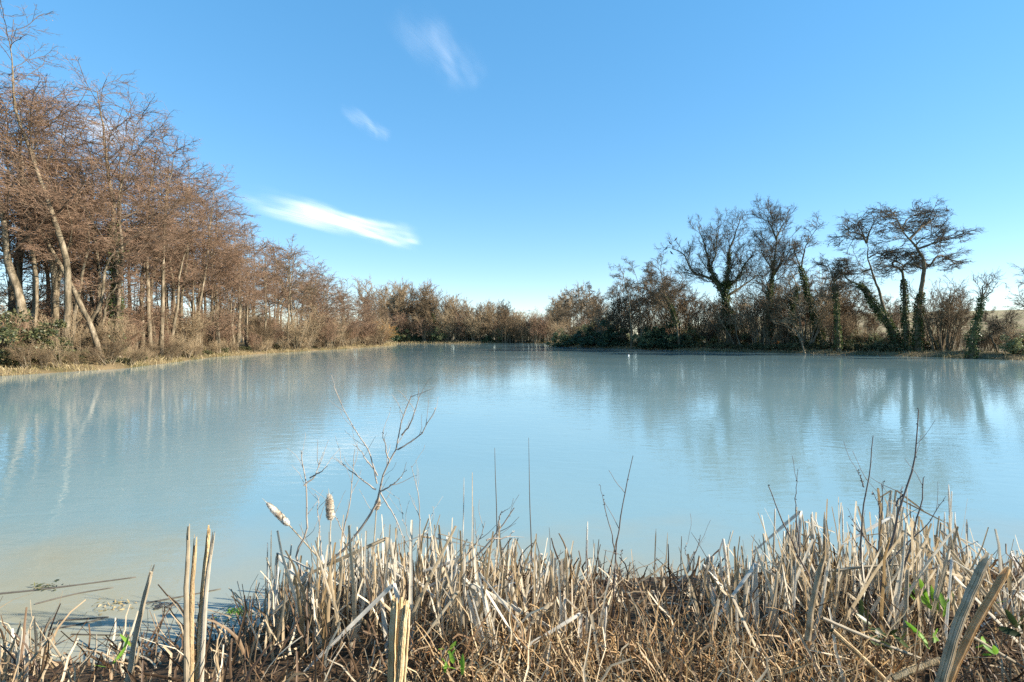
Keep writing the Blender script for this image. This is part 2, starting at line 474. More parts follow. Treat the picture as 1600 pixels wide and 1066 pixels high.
# ------------------------------------------------------------------ clouds: sheets of cirrus high over the land
def cloud_mat(name, dens, su, sv, warp):
    m, n, l, o = new_mat(name)
    uv = n.new('ShaderNodeUVMap')
    sx = n.new('ShaderNodeSeparateXYZ'); wz = n.new('ShaderNodeTexNoise'); wz.inputs['Scale'].default_value = 3.0; wz.inputs['Detail'].default_value = 5
    l.new(uv.outputs[0], wz.inputs['Vector'])
    wa = n.new('ShaderNodeMixRGB'); wa.blend_type = 'LINEAR_LIGHT'; wa.inputs[0].default_value = 0.24
    l.new(uv.outputs[0], wa.inputs[1]); l.new(wz.outputs['Color'], wa.inputs[2])
    l.new(wa.outputs[0], sx.inputs[0])
    mp = n.new('ShaderNodeMapping'); mp.inputs['Scale'].default_value = (su, sv, 1)
    mp.inputs['Rotation'].default_value = (0, 0, radians(warp))
    l.new(uv.outputs[0], mp.inputs[0])
    nz = n.new('ShaderNodeTexNoise'); nz.inputs['Scale'].default_value = 1.0; nz.inputs['Detail'].default_value = 9
    nz.inputs['Roughness'].default_value = 0.56; nz.inputs['Distortion'].default_value = 0.6
    l.new(mp.outputs[0], nz.inputs['Vector'])
    def bump(src, w):
        s = n.new('ShaderNodeMath'); s.operation = 'SUBTRACT'; s.inputs[1].default_value = 0.5; l.new(src, s.inputs[0])
        ab = n.new('ShaderNodeMath'); ab.operation = 'ABSOLUTE'; l.new(s.outputs[0], ab.inputs[0])
        r = n.new('ShaderNodeMapRange'); r.interpolation_type = 'SMOOTHERSTEP'
        r.inputs['From Min'].default_value = 0.5; r.inputs['From Max'].default_value = 0.5 - w
        l.new(ab.outputs[0], r.inputs['Value'])
        return r.outputs[0]
    fu, fv = bump(sx.outputs['X'], 0.42), bump(sx.outputs['Y'], 0.48)
    k = n.new('ShaderNodeMath'); k.operation = 'MULTIPLY'; l.new(fu, k.inputs[0]); l.new(fv, k.inputs[1])
    th = n.new('ShaderNodeMapRange'); th.inputs['From Min'].default_value = 0.36; th.inputs['From Max'].default_value = 0.8
    l.new(nz.outputs['Fac'], th.inputs['Value'])
    k2 = n.new('ShaderNodeMath'); k2.operation = 'MULTIPLY'; l.new(k.outputs[0], k2.inputs[0]); l.new(th.outputs[0], k2.inputs[1])
    k3 = n.new('ShaderNodeMath'); k3.operation = 'MULTIPLY'; k3.inputs[1].default_value = dens; k3.use_clamp = True
    l.new(k2.outputs[0], k3.inputs[0])
    d = n.new('ShaderNodeBsdfDiffuse'); d.inputs[0].default_value = (0.95, 0.95, 0.95, 1)
    t = n.new('ShaderNodeBsdfTranslucent'); t.inputs[0].default_value = (0.97, 0.97, 0.97, 1)
    ms = n.new('ShaderNodeMixShader'); ms.inputs[0].default_value = 0.75
    l.new(d.outputs[0], ms.inputs[1]); l.new(t.outputs[0], ms.inputs[2])
    tr = n.new('ShaderNodeBsdfTransparent')
    m2 = n.new('ShaderNodeMixShader')
    l.new(k3.outputs[0], m2.inputs[0]); l.new(tr.outputs[0], m2.inputs[1]); l.new(ms.outputs[0], m2.inputs[2])
    l.new(m2.outputs[0], o.inputs[0])
    return m

def cloud(name, corners, alt, label, mat, layers=3):
    """corners: start-left, start-right, end-right, end-left of the streak, where it stands in the sky"""
    c = [np.array([(px - 800) / F, 1, (HZ - py) / F]) for px, py in corners]
    c = [v * (alt / v[2]) for v in c]
    nu, nv = 40, 14
    verts, quads, uvs = [], [], []
    for k in range(layers):
        for j in range(nv + 1):
            for i in range(nu + 1):
                u, v = i / nu, j / nv
                p = (c[0] * (1 - u) + c[3] * u) * (1 - v) + (c[1] * (1 - u) + c[2] * u) * v
                p = p + np.array([0, 0, k * alt * 0.012 + alt * 0.004 * math.sin(u * 9 + k) * math.cos(v * 5)])
                verts.append(p); uvs.append((u, v))
        o_ = k * (nu + 1) * (nv + 1)
        for j in range(nv):
            for i in range(nu):
                a = o_ + j * (nu + 1) + i
                quads.append((a, a + 1, a + nu + 2, a + nu + 1))
    mb = MB(); mb.add(np.array(verts), np.array(quads))
    o = mb.build(name, mat)
    ul = o.data.uv_layers.new(name='UVMap')
    vi = np.empty(len(o.data.loops), np.int32); o.data.loops.foreach_get('vertex_index', vi)
    ul.data.foreach_set('uv', np.array(uvs, np.float32)[vi].ravel())
    return tag(o, label, 'cloud')

cloud('cloud', [(352, 332), (378, 276), (668, 358), (658, 400)], 1500, 'bright white streak of cloud low over the left bank treetops', cloud_mat('cloud_streak', 0.9, 2.2, 6, 14))
cloud('cloud', [(518, 176), (545, 160), (622, 214), (596, 230)], 2600, 'tiny white wisp of cloud alone in the blue', cloud_mat('cloud_wisp', 0.18, 2.0, 4, 8))
cloud('cloud', [(570, 40), (670, -15), (785, 120), (715, 165)], 2600, 'faint feathery veil of cloud near the top of the sky', cloud_mat('cloud_veil', 0.1, 2.2, 5, 14))
cloud('cloud', [(40, 230), (90, 160), (250, 190), (200, 250)], 2200, 'thin pale cloud seen through the tall trees at the left', cloud_mat('cloud_pale', 0.5, 3, 3, 4))

# ------------------------------------------------------------------ trees
def catmull(pts, n):
    pts = np.asarray(pts, float)
    if len(pts) == 2:
        return pts[0] + (pts[1] - pts[0]) * np.linspace(0, 1, n)[:, None]
    p = np.vstack([2 * pts[0] - pts[1], pts, 2 * pts[-1] - pts[-2]])
    seg = np.linalg.norm(np.diff(pts, axis=0), axis=1)
    cum = np.concatenate([[0], np.cumsum(seg)])
    s = np.linspace(0, cum[-1], n)
    i = np.clip(np.searchsorted(cum, s, side='right') - 1, 0, len(pts) - 2)
    t = ((s - cum[i]) / np.maximum(seg[i], 1e-9))[:, None]
    a, b, c, d = p[i], p[i + 1], p[i + 2], p[i + 3]
    return 0.5 * (2 * b + (c - a) * t + (2 * a - 5 * b + 4 * c - d) * t ** 2 + (3 * b - a - 3 * c + d) * t ** 3)

def grow(rng, P, R, n, t0=0.2, ang=50, lr=0.45, length=None, npts=4, rr=0.5, wig=0.15, up=0.05, flat=1.0, lmin=0.2, rfix=None, shape=0.5, tip=0.25, tend=1.0):
    B, N, _ = P.shape
    L = np.linalg.norm(np.diff(P, axis=1), axis=2).sum(1)
    cnt = np.maximum(1, np.floor(n * np.clip(L / L.mean(), 0.3, 2.2) + rng.random(B)).astype(int))
    idx = np.repeat(np.arange(B), cnt)
    k = np.concatenate([np.arange(c) for c in cnt])
    t = t0 + (tend - t0) * (k + rng.random(len(k))) / cnt[idx]
    f = np.clip(t, 0, 0.999) * (N - 1)
    i = f.astype(int)
    w = (f - i)[:, None]
    pos = P[idx, i] * (1 - w) + P[idx, i + 1] * w
    rad = R[idx, i] * (1 - w[:, 0]) + R[idx, i + 1] * w[:, 0]
    dp = nrm(P[idx, i + 1] - P[idx, i])
    r = rng.normal(size=pos.shape)
    perp = nrm(r - (r * dp).sum(1, keepdims=True) * dp)
    a = np.radians(ang * (1 + 0.25 * rng.normal(size=len(pos))))[:, None]
    d = np.cos(a) * dp + np.sin(a) * perp
    d[:, 2] = d[:, 2] * flat + up
    d = nrm(d)
    base = np.full(len(pos), length) if length is not None else lr * L[idx]
    ln = np.maximum(lmin, base * (1.15 - shape * t) * (0.6 + 0.6 * rng.random(len(pos))))
    pts = [pos]
    st = (ln / (npts - 1))[:, None]
    for _ in range(npts - 1):
        d = d + wig * rng.normal(size=d.shape)
        d[:, 2] += up
        d = nrm(d)
        pts.append(pts[-1] + d * st)
    Pn = np.stack(pts, 1)
    r0 = rad * rr if rfix is None else np.minimum(rad * 0.9, rfix * (0.7 + 0.6 * rng.random(len(pos))))
    Rn = r0[:, None] * np.linspace(1, tip, npts)[None]
    return Pn, Rn

def catkins(mb, rng, P, frac, size):
    sel = rng.random(len(P)) < frac
    e = P[sel][:, -1]
    m = len(e)
    if m == 0:
        return
    D = rng.normal(size=(m, 3)); D[:, 2] -= 0.6
    mb.leaves(e, D, rng.normal(size=(m, 3)), size * (0.6 + 0.8 * rng.random(m)), size * (0.25 + 0.25 * rng.random(m)))

def ivy_on(mb, rng, P, R, t0, t1, n, spread, size):
    N = len(P)
    t = t0 + (t1 - t0) * rng.random(n)
    lump = 0.55 + 0.45 * np.sin(t * 23 + rng.random() * 6) * np.sin(t * 11 + 1)
    f = np.clip(t, 0, 0.999) * (N - 1); i = f.astype(int); w = (f - i)[:, None]
    c = P[i] * (1 - w) + P[i + 1] * w
    r = R[i]
    dp = nrm(P[i + 1] - P[i])
    q = rng.normal(size=(n, 3)); q = nrm(q - (q * dp).sum(1, keepdims=True) * dp)
    off = r + np.abs(rng.normal(size=n)) * spread * lump * (1.15 - 0.6 * (t - t0) / (t1 - t0 + 1e-6))
    pos = c + q * off[:, None]
    D = q + rng.normal(size=(n, 3)) * 0.6; D[:, 2] -= 0.3
    mb.leaves(pos, D, q + rng.normal(size=(n, 3)) * 0.5, size * (0.6 + 0.8 * rng.random(n)), size * 0.4 * (0.6 + 0.8 * rng.random(n)))

ALDER = dict(limbs=20, t0=0.42, ang=58, cr=5.4, l2=8, l3=6, l4=3, flat=0.5, up=0.02, r3=0.015, r4=0.0095, cat=0.1, cs=0.075)
UMBR = dict(limbs=8, t0=0.45, ang=52, cr=4.8, l2=6, l3=6, l4=3, flat=0.45, up=0.02, r3=0.022, r4=0.014, cat=0.16, cs=0.1)
OAK = dict(limbs=9, t0=0.35, ang=40, cr=5.4, l2=8, l3=6, l4=3, flat=0.95, up=0.05, r3=0.02, r4=0.013, cat=0.0, cs=0.1)

def make_tree(name, loc, stems, K, seed, mats, label, cat='tree', group=None, ivy=None, wigs=0.06, limbs=()):
    """stems / limbs: (points, r0, r1) in world space; returns the thing with its parts trunk, limb, crown, ivy"""
    rng = np.random.default_rng(seed)
    t = thing(name, loc, label, cat, group)
    loc = np.asarray(loc, float)
    S = []
    for kind, lst in (('trunk', stems), ('limb', limbs)):
        for pts, r0, r1 in lst:
            P = catmull(pts, 22)
            w = np.cumsum(rng.normal(size=P.shape) * wigs * np.linspace(0.2, 1, 22)[:, None], 0)
            P = P + w - w[-1] * np.linspace(0, 1, 22)[:, None] * 0.6
            s = np.linspace(0, 1, 22)
            R = (r0 * (1 - s) + r1 * 0.4 * s) * (1 + 0.07 * rng.normal(size=22))
            if kind == 'trunk':
                R = R * (1 + 0.3 * np.exp(-s * 22))
            mb = MB(); mb.tubes(P, R, 9)
            mb.build(kind, mats[0], t, loc)
            S.append((P, R, kind))
    P0 = np.stack([s[0] for s in S]); R0 = np.stack([s[1] for s in S])
    lens = np.linalg.norm(np.diff(P0, axis=1), axis=2).sum(1)
    mb = MB()
    istr = np.array([s[2] == 'trunk' for s in S])
    P1s, R1s = [], []
    for flag, t0 in ((True, K['t0']), (False, 0.15)):
        if (istr == flag).any():
            a, b = grow(rng, P0[istr == flag], R0[istr == flag], K['limbs'] if flag else K.get('sub', K['limbs']), t0, K['ang'],
                        length=K['cr'] if flag else K['cr'] * 0.62, npts=7, rr=0.42, wig=0.16, up=K['up'] * 1.5, flat=min(1, K['flat'] + 0.25), shape=0.62, tip=0.2)
            P1s.append(a); R1s.append(b)
    P1, R1 = np.concatenate(P1s), np.concatenate(R1s)
    R1 = np.maximum(R1, K['r3'] * 1.25)
    # leaders: carry each stem's own tip on as a fine branch
    ml = MB(); ml.tubes(P1, R1, 5)
    P2, R2 = grow(rng, P1, R1, K['l2'], 0.15, 46, lr=0.5, npts=6, rr=0.5, wig=0.13, up=K['up'], flat=K['flat'], lmin=0.5, tip=0.3)
    R2 = np.maximum(R2, K['r3'] * 0.8)
    ml.tubes(P2, R2, 4)
    ml.build('branches', mats[2] if len(mats) > 2 else mats[1], t, loc)
    P3, R3 = grow(rng, P2, R2, K['l3'], 0.12, 44, lr=0.46, npts=4, wig=0.17, up=K['up'], flat=K['flat'], lmin=0.45, rfix=K['r3'], tip=0.5)
    mb.tubes(P3, R3, 3)
    if K['l4']:
        P4, R4 = grow(rng, P3, R3, K['l4'], 0.1, 42, lr=0.55, npts=3, wig=0.18, up=K['up'], flat=K['flat'], lmin=0.3, rfix=K['r4'], tip=0.5)
        mb.tubes(P4, R4, 3)
        if K['cat']:
            catkins(mb, rng, P4, K['cat'], K['cs'])
    mb.build('crown', mats[1], t, loc)
    if ivy:
        mi = MB()
        for k, t0, t1, n, spread, size in ivy:
            ivy_on(mi, rng, S[k][0], S[k][1], t0, t1, n, spread, size)
        mi.build('ivy', M['ivy'], t, loc)
    return t

def traced(name, Y, stems, K, seed, mats, label, ivy=None, limbs=(), group=None, cat='tree', dy=2.0):
    """stems: lists of photo points (px, py) at distance Y, first point at the foot"""
    rng = random.Random(seed)
    W, Lm = [], []
    foot = None
    for lst, dst, tr in ((stems, W, True), (limbs, Lm, False)):
        for pts, r0, r1 in lst:
            e = rng.uniform(-dy, dy)
            n = len(pts)
            q = [at(px, py, Y + e * (i / (n - 1)) ** 1.3) for i, (px, py) in enumerate(pts)]
            if tr:
                g = h1(q[0][0], q[0][1]) - 0.15
                if q[0][2] > g + 0.1:
                    q[0] = q[0].copy(); q[0][2] = g
                else:
                    q[0][2] = min(q[0][2], g)
                if foot is None:
                    foot = np.array([q[0][0], q[0][1], g])
            dst.append((q, r0, r1))
    return make_tree(name, foot, W, K, seed, mats, label, cat, group, ivy, limbs=Lm)

M['limb'] = leaf_mat('limb', [(0.0, (0.055, 0.04, 0.028)), (0.5, (0.11, 0.078, 0.052)), (1.0, (0.22, 0.165, 0.11))], 0, by=0.8, rough=0.8, spec=0.15)  # branches coloured darker than the trunks, as if backlit by the sky
AM = (M['alder_bark'], M['red_twig'], M['limb'])
DM = (M['dark_bark'], M['dark_twig'])  # right bank trees: backlit darkness put into the bark and twig colours
OM = (M['oak_bark'], M['dark_twig'])
def KK(base, **kw):
    d = dict(base); d.update(kw); return d

# --- the left bank, near trees traced one by one
traced('alder_tree', 33, [([(44, 545), (30, 470), (17, 422), (6, 350), (-2, 285), (-8, 200)], 0.30, 0.07)], KK(ALDER, t0=0.4), 11, AM,
       'thick alder trunk leaning left at the left edge of the pond')
traced('alder_tree', 34, [([(98, 548), (106, 480), (105, 420), (97, 380), (85, 340), (66, 280), (50, 236), (28, 180), (14, 100), (4, 40)], 0.24, 0.04)],
       KK(ALDER, limbs=32, t0=0.4, cr=6.0), 12, AM, 'tallest alder at the far left with its crown leaning out of the frame')
traced('alder_tree', 35, [([(160, 552), (140, 505), (112, 450), (84, 400), (56, 349), (24, 305), (0, 275), (-30, 235)], 0.2, 0.05)],
       KK(ALDER, limbs=14, cr=3.2), 13, AM, 'pale alder stem slanting steeply left across the other trunks')
traced('alder_tree', 36, [([(78, 548), (84, 500), (86, 440), (100, 405), (108, 360), (106, 315)], 0.13, 0.03), ([(96, 548), (90, 500), (92, 440), (110, 390), (118, 330), (121, 265)], 0.15, 0.03),
       ([(112, 549), (117, 500), (128, 440), (138, 390), (137, 330), (120, 270)], 0.15, 0.03)],
       KK(ALDER, limbs=9, t0=0.45, cr=3.0), 14, AM, 'clump of three upright alder stems rising from one foot')
traced('alder_tree', 38, [([(182, 548), (181, 480), (180, 400), (175, 310), (164, 240), (158, 190), (150, 140)], 0.3, 0.05),
       ([(180, 470), (190, 400), (184, 330), (192, 280), (205, 230), (215, 180)], 0.16, 0.03)],
       KK(ALDER, limbs=26, t0=0.35, cr=6.0), 15, AM, 'alder with an ivy covered trunk and broad crown among the tall left bank trees',
       ivy=[(0, 0.02, 0.5, 2600, 0.28, 0.14)], dy=1)
traced('alder_tree', 37, [([(120, 550), (140, 505), (160, 470), (166, 420), (180, 395), (205, 375), (225, 350)], 0.17, 0.05), ([(146, 552), (158, 510), (170, 470), (185, 445)], 0.14, 0.1)],
       KK(ALDER, limbs=8, t0=0.45, cr=2.6), 16, AM, 'low crooked alder with two broken stems beside the ivy covered trunk')
traced('alder_tree', 43, [([(236, 545), (232, 460), (228, 380), (233, 310), (240, 265), (252, 215)], 0.2, 0.04)], KK(ALDER, cr=5.0), 17, AM,
       'straight dark alder trunk directly right of the ivy covered alder')
traced('alder_tree', 44, [([(252, 544), (254, 440), (256, 337), (264, 270), (272, 225)], 0.19, 0.04)], KK(ALDER, limbs=26, t0=0.35, cr=5.4), 18, AM,
       'tall straight alder whose crown makes the shoulder of the skyline')
traced('alder_tree', 46, [([(264, 545), (276, 480), (282, 430), (294, 385), (306, 340)], 0.17, 0.04)], KK(ALDER, limbs=12, cr=3.4), 19, AM,
       'slender alder curving right between two straight trunks')
traced('alder_tree', 50, [([(304, 544), (312, 470), (326, 394), (331, 349), (336, 300)], 0.17, 0.04), ([(300, 544), (301, 470), (304, 400), (300, 340)], 0.11, 0.03)],
       KK(ALDER, limbs=20, cr=5.2), 20, AM, 'pale forked alder leaning right over the grassy point')

for k, (Yd, pts, r, lab) in enumerate((
        (82, [(1000, 530), (1004, 520), (1012, 532), (1020, 547)], .1, 'fallen pale branch dipping into the water below the two thin stems'),
        (70, [(1152, 549), (1140, 525), (1128, 505), (1118, 480)], .1, 'thin pale stem leaning left at the foot of the great oak'),
        (69, [(1160, 549), (1152, 525), (1148, 505), (1152, 485)], .09, 'thin pale stem standing upright beside the great oak foot'),
        (60, [(1262, 551), (1248, 525), (1232, 512), (1214, 505)], .12, 'low branch sloping left over the right bank brambles'))):
    traced('leaning_stem', Yd, [(pts, r, .03)], KK(OAK, limbs=5, t0=0.4, cr=1.6, l2=4, l3=3, l4=0), 140 + k, (M['alder_bark'], M['tan_twig']), lab, dy=1)

# --- variants for the massed trees, copied below
def variant(name, seed, K, mats, h=14.0, stems=1, r=0.17, lean=0.06, ivy=None):
    rng = np.random.default_rng(seed)
    st = []
    for k in range(stems):
        lx, ly = rng.normal(size=2) * lean * h * (1 if stems == 1 else 1.5)
        bx, by = rng.normal(size=2) * 0.25 * (stems > 1)
        st.append(([(bx, by, -0.3), (bx + lx * 0.2 + rng.normal() * 0.2, by + ly * 0.2 + rng.normal() * 0.2, h * 0.3), (bx + lx * 0.6 + rng.normal() * 0.3, by + ly * 0.6, h * 0.62),
                    (bx + lx, by + ly, h * (0.93 - 0.1 * k))], r * (1 - 0.15 * k), 0.03))
    return make_tree(name, (0, 0, 0), st, K, seed, mats, None, None, None, ivy, wigs=0.08)

MASS = KK(ALDER, limbs=15, t0=0.38, cr=4.4, l2=6, l3=5, l4=2, r3=0.024, r4=0.016, cat=0.1, cs=0.1)
MASSO = KK(OAK, limbs=18, t0=0.22, cr=4.4, l2=6, l3=6, l4=2, r3=0.034, r4=0.026)
va = [variant('alder_tree', 31, MASS, AM), variant('alder_tree', 32, MASS, AM, stems=2), variant('alder_tree', 33, KK(MASS, cr=4.6), (M['alder_bark'], M['brown_twig'])),
      variant('alder_tree', 34, KK(MASS, t0=0.15), AM, stems=3, r=0.13)]
vn = [variant('alder_tree', 35, KK(ALDER, limbs=24, t0=0.36, cr=5.0), AM, h=18.5, r=0.2, lean=0.04), variant('alder_tree', 36, KK(ALDER, limbs=15, t0=0.36, cr=4.8), AM, h=18.5, stems=2, r=0.18, lean=0.04),
      variant('alder_tree', 37, KK(ALDER, limbs=11, t0=0.4, cr=4.2), AM, h=17.5, stems=3, r=0.15, lean=0.05)]
vf = [variant('bare_tree', 41, MASSO, (M['dark_bark'], M['brown_twig']), 12, r=0.2), variant('bare_tree', 42, KK(MASSO, cr=4.8, t0=0.15), (M['dark_bark'], M['tan_twig']), 12, stems=2),
      variant('bare_tree', 43, KK(MASSO, t0=0.12), (M['dark_bark'], M['brown_twig']), 12, stems=2, ivy=[(0, 0.05, 0.6, 900, 0.5, 0.3)])]

used = set()
def put(v, loc, rz, sc, label, cat, group, tilt=(0, 0)):
    if v.name not in used:
        used.add(v.name)
        v.location = [float(c) for c in loc]
        v.rotation_euler = (tilt[0], tilt[1], rz)
        v.scale = sc if isinstance(sc, tuple) else (sc, sc, sc)
        return tag(v, label, cat, group)
    return copy_tree(v, loc, rz, sc, label, cat, group, tilt)

SKYX = [0, 60, 150, 240, 300, 340, 400, 450, 500, 550, 600, 650, 700, 740, 770, 790, 830, 850, 870, 900, 930]
SKYY = [15, 80, 110, 190, 225, 280, 340, 375, 410, 442, 455, 450, 470, 482, 480, 488, 500, 497, 472, 455, 470]
def skyh(x, y):
    px = 800 + F * x / y
    return (HZ - np.interp(px, SKYX, SKYY)) / F * y + CH - h1(x, y)

rr = random.Random(5)
for px, Yd, h in ((22, 40, 20.5), (128, 46, 21.5), (205, 48, 20), (12, 38, 22), (34, 36, 21.5), (262, 53, 20), (-15, 35, 22), (288, 49, 20.5), (340, 54, 18.5), (240, 46, 21), (318, 57, 19), (85, 36, 20), (180, 44, 20.5), (270, 48, 20.5), (310, 52, 19.5), (362, 58, 18), (48, 34.5, 20.5), (72, 43, 21), (112, 40, 21), (152, 39, 20.5), (222, 44, 20)):
    x = (px - 800) / F * Yd
    put(vn[int(px) % 3], (x, Yd, h1(x, Yd)), rr.uniform(0, 6.28), h / 20.0, 'tall bare alder filling the canopy behind the traced left bank trunks'.replace('traced ', 'nearest '), 'tree', 'tall alders behind the nearest left trunks')
y = 50.0
while y < 122:
    x = np.interp(y, [50, 65, 98, 113, 122], [-32.5, -31, -28, -28, -37]) - rr.uniform(0, 2.0)
    h = min(skyh(x, y), 19.5) * rr.uniform(0.82, 1.03)
    put(rr.choice(vn if y < 66 else va), (x, y, h1(x, y)), rr.uniform(0, 6.28), h / (19.5 if y < 66 else 14.6), 'bare reddish alder in the front row of the left bank wood', 'tree', 'alders along the left bank', (rr.uniform(-.04, .04), rr.uniform(0, .1)))
    y += rr.uniform(2.6, 4.2)
for px, Yd, h in ((70, 36, 9), (20, 34, 8), (135, 37, 8), (165, 39, 9), (200, 41, 8), (222, 43, 10), (282, 47, 11), (325, 51, 11), (345, 54, 10), (375, 58, 11), (215, 45, 12), (145, 41, 12), (40, 38, 11)):
    x = (px - 800) / F * Yd - 1.0
    while pond_sd(np.array([x]), np.array([Yd]))[0] < 1.2:
        x -= 0.4
    put(va[3], (x, Yd, h1(x, Yd)), rr.uniform(0, 6.28), (h / 19, h / 19, h / 14.6), 'slender many stemmed young alder close to the left water edge', 'tree', 'young alders along the left water edge', (rr.uniform(-.05, .05), rr.uniform(0, .16)))
y = 36.0
while y < 128:
    for x0, g in ((-38, 0), (-46, 1)):
        if (x0 < -40 and (y < 48 or rr.random() < 0.3)) or (y < 58 and rr.random() < 0.8):
            continue
        x = x0 - rr.uniform(0, 4)
        h = min(skyh(x, y), 19) * rr.uniform(0.75, 1.0)
        put(*((rr.choice(vn), ) if y < 64 else (rr.choice(va), )), (x, y, h1(x, y)), rr.uniform(0, 6.28), h / (19.5 if y < 64 else 14.6), 'bare alder deeper in the left bank wood behind the front row', 'tree', 'alders deeper in the left wood')
    y += rr.uniform(3.0, 4.6)

# --- the far shore
x = -34.0
while x < 14:
    yy = 141 + rr.uniform(0, 5) + (2 if x < -25 else 0)
    h = max(6, skyh(x, yy) * rr.uniform(0.93, 1.08))
    put(rr.choice(vf), (x, yy, h1(x, yy)), rr.uniform(0, 6.28), h / 11.6, 'bare brown tree in the mixed wood along the far shore', 'tree', 'trees along the far shore')
    x += rr.uniform(1.5, 2.5)
x = -46.0
while x < 30:
    yy = 158 + rr.uniform(0, 14)
    h = max(6, skyh(x, yy) * rr.uniform(0.98, 1.12))
    put(rr.choice(vf), (x, yy, h1(x, yy)), rr.uniform(0, 6.28), h / 11.6, 'bare tree behind the front row of the far shore wood', 'tree', 'trees behind the far shore')
    x += rr.uniform(2.2, 3.6)
rounded = make_tree('oak_tree', (-2, 150, h1(-2, 150)), [([(-2, 150, 0.3), (-1.9, 150, 3), (-2, 150, 7), (-2, 150, 10)], 0.3, 0.06)],
                    KK(OAK, limbs=26, t0=0.3, cr=6.0, ang=42, l2=7, l3=6, l4=3, r3=0.04, r4=0.03), 51, (M['dark_bark'], M['dark_twig']),
                    'rounded dome shaped oak standing above the far shore wood')
traced('bare_tree', 122, [([(920, 540), (919, 500), (917, 470), (914, 450)], 0.2, 0.05), ([(900, 540), (897, 500), (893, 470), (888, 462)], 0.15, 0.04)],
       KK(UMBR, limbs=9, cr=4.2, r3=0.05, r4=0.035, cs=0.2), 52, DM, 'dark spreading tree where the right bank meets the far channel', dy=1)
traced('bare_tree', 128, [([(872, 538), (872, 510), (876, 485), (880, 470)], 0.15, 0.04)], KK(UMBR, limbs=8, cr=3.2, r3=0.05, r4=0.035, cs=0.2), 53, DM,
       'small dark tree at the mouth of the far channel', dy=1)

# --- the right bank, traced
traced('alder_tree', 80, [([(987, 548), (985, 500), (981, 457), (973, 426), (958, 412)], 0.15, 0.04), ([(1002, 546), (1001, 505), (997, 447), (987, 415)], 0.14, 0.04)],
       KK(UMBR, limbs=9, cr=2.8, flat=0.6), 61, DM, 'two thin dark stems rising from the bank beside the evergreen bushes')
traced('alder_tree', 76, [([(1062, 545), (1058, 515), (1050, 484), (1039, 460), (1034, 430), (1030, 410)], 0.2, 0.04)],
       KK(UMBR, limbs=12, t0=0.35, cr=3.8, flat=0.6), 62, DM, 'bushy alder with clustered cones left of the great oak', ivy=[(0, 0.25, 0.6, 700, 0.35, 0.2)],
       limbs=[([(1046, 475), (1060, 450), (1072, 420)], 0.09, 0.03), ([(1044, 470), (1025, 445), (1010, 415)], 0.09, 0.03)])
oak_l = [([(1130, 462), (1118, 440), (1102, 432), (1085, 425), (1070, 398), (1056, 390), (1045, 386)], 0.24, 0.05),
         ([(1128, 450), (1112, 425), (1106, 400), (1098, 372), (1090, 352)], 0.26, 0.05),
         ([(1133, 450), (1138, 420), (1141, 390), (1148, 365), (1158, 340)], 0.26, 0.05),
         ([(1137, 450), (1155, 432), (1168, 408), (1178, 396), (1180, 380)], 0.2, 0.05),
         ([(1138, 462), (1162, 445), (1182, 430), (1196, 422)], 0.2, 0.04),
         ([(1110, 420), (1118, 395), (1119, 370), (1122, 345)], 0.14, 0.03)]
traced('oak_tree', 72, [([(1140, 548), (1138, 520), (1136, 490), (1132, 460), (1133, 440)], 0.5, 0.34)], KK(OAK, limbs=4, t0=0.7, sub=12, cr=5.6), 63, OM,
       'great spreading oak with wide arching limbs and an ivy clad fork', ivy=[(0, 0.3, 1.0, 2600, 0.6, 0.22), (1, 0, 0.3, 300, 0.3, 0.2), (3, 0, 0.5, 700, 0.25, 0.2), (2, 0, 0.4, 500, 0.25, 0.2), (4, 0, 0.6, 500, 0.2, 0.2)], limbs=oak_l)
traced('oak_tree', 68, [([(1199, 548), (1202, 500), (1205, 450), (1211, 405), (1213, 375), (1214, 350)], 0.34, 0.08)], KK(OAK, limbs=22, t0=0.3, cr=4.9, ang=44, sub=11), 64, OM,
       'tall upright oak with a fine rounded top right of the great oak', ivy=[(0, 0.1, 0.7, 1700, 0.22, 0.2)],
       limbs=[([(1213, 375), (1206, 355), (1196, 335), (1192, 325)], 0.12, 0.02), ([(1213, 372), (1225, 350), (1234, 335)], 0.12, 0.02), ([(1206, 420), (1195, 400), (1186, 372)], 0.12, 0.03), ([(1208, 430), (1228, 400), (1244, 385)], 0.12, 0.03)])
traced('alder_tree', 64, [([(1287, 548), (1275, 500), (1262, 450), (1252, 420), (1243, 395), (1238, 370)], 0.26, 0.06)], KK(UMBR, limbs=9, t0=0.35, cr=3.4, flat=0.7), 65, OM,
       'tree leaning left with a long bare branch reaching up right',
       ivy=[(0, 0.1, 0.75, 1700, 0.28, 0.2)], limbs=[([(1252, 420), (1258, 385), (1270, 365), (1284, 346)], 0.1, 0.02)])
traced('alder_tree', 66, [([(1238, 550), (1242, 510), (1236, 480), (1246, 450), (1230, 430)], 0.2, 0.04)], KK(UMBR, limbs=9, t0=0.3, cr=2.8, flat=0.7), 66, OM,
       'low twisted ivy covered tree between the tall oak and the leaning tree', ivy=[(0, 0.05, 0.8, 1300, 0.35, 0.2)])
traced('alder_tree', 60, [([(1311, 548), (1308, 500), (1304, 457), (1300, 430), (1291, 408)], 0.23, 0.06)], KK(UMBR, limbs=11, t0=0.5, cr=2.8, flat=0.7), 67, OM,
       'short upright tree with a bushy tufted head', ivy=[(0, 0.05, 0.7, 1000, 0.14, 0.18)], limbs=[([(1304, 440), (1318, 425), (1325, 405)], 0.08, 0.03)])
traced('alder_tree', 57, [([(1404, 552), (1398, 525), (1384, 500), (1363, 470), (1350, 450), (1331, 439), (1318, 428), (1313, 415)], 0.33, 0.09)],
       KK(UMBR, limbs=10, t0=0.55, cr=3.6), 68, OM, 'thick ivy covered trunk leaning far over to the left', ivy=[(0, 0.02, 0.75, 2600, 0.3, 0.18)])
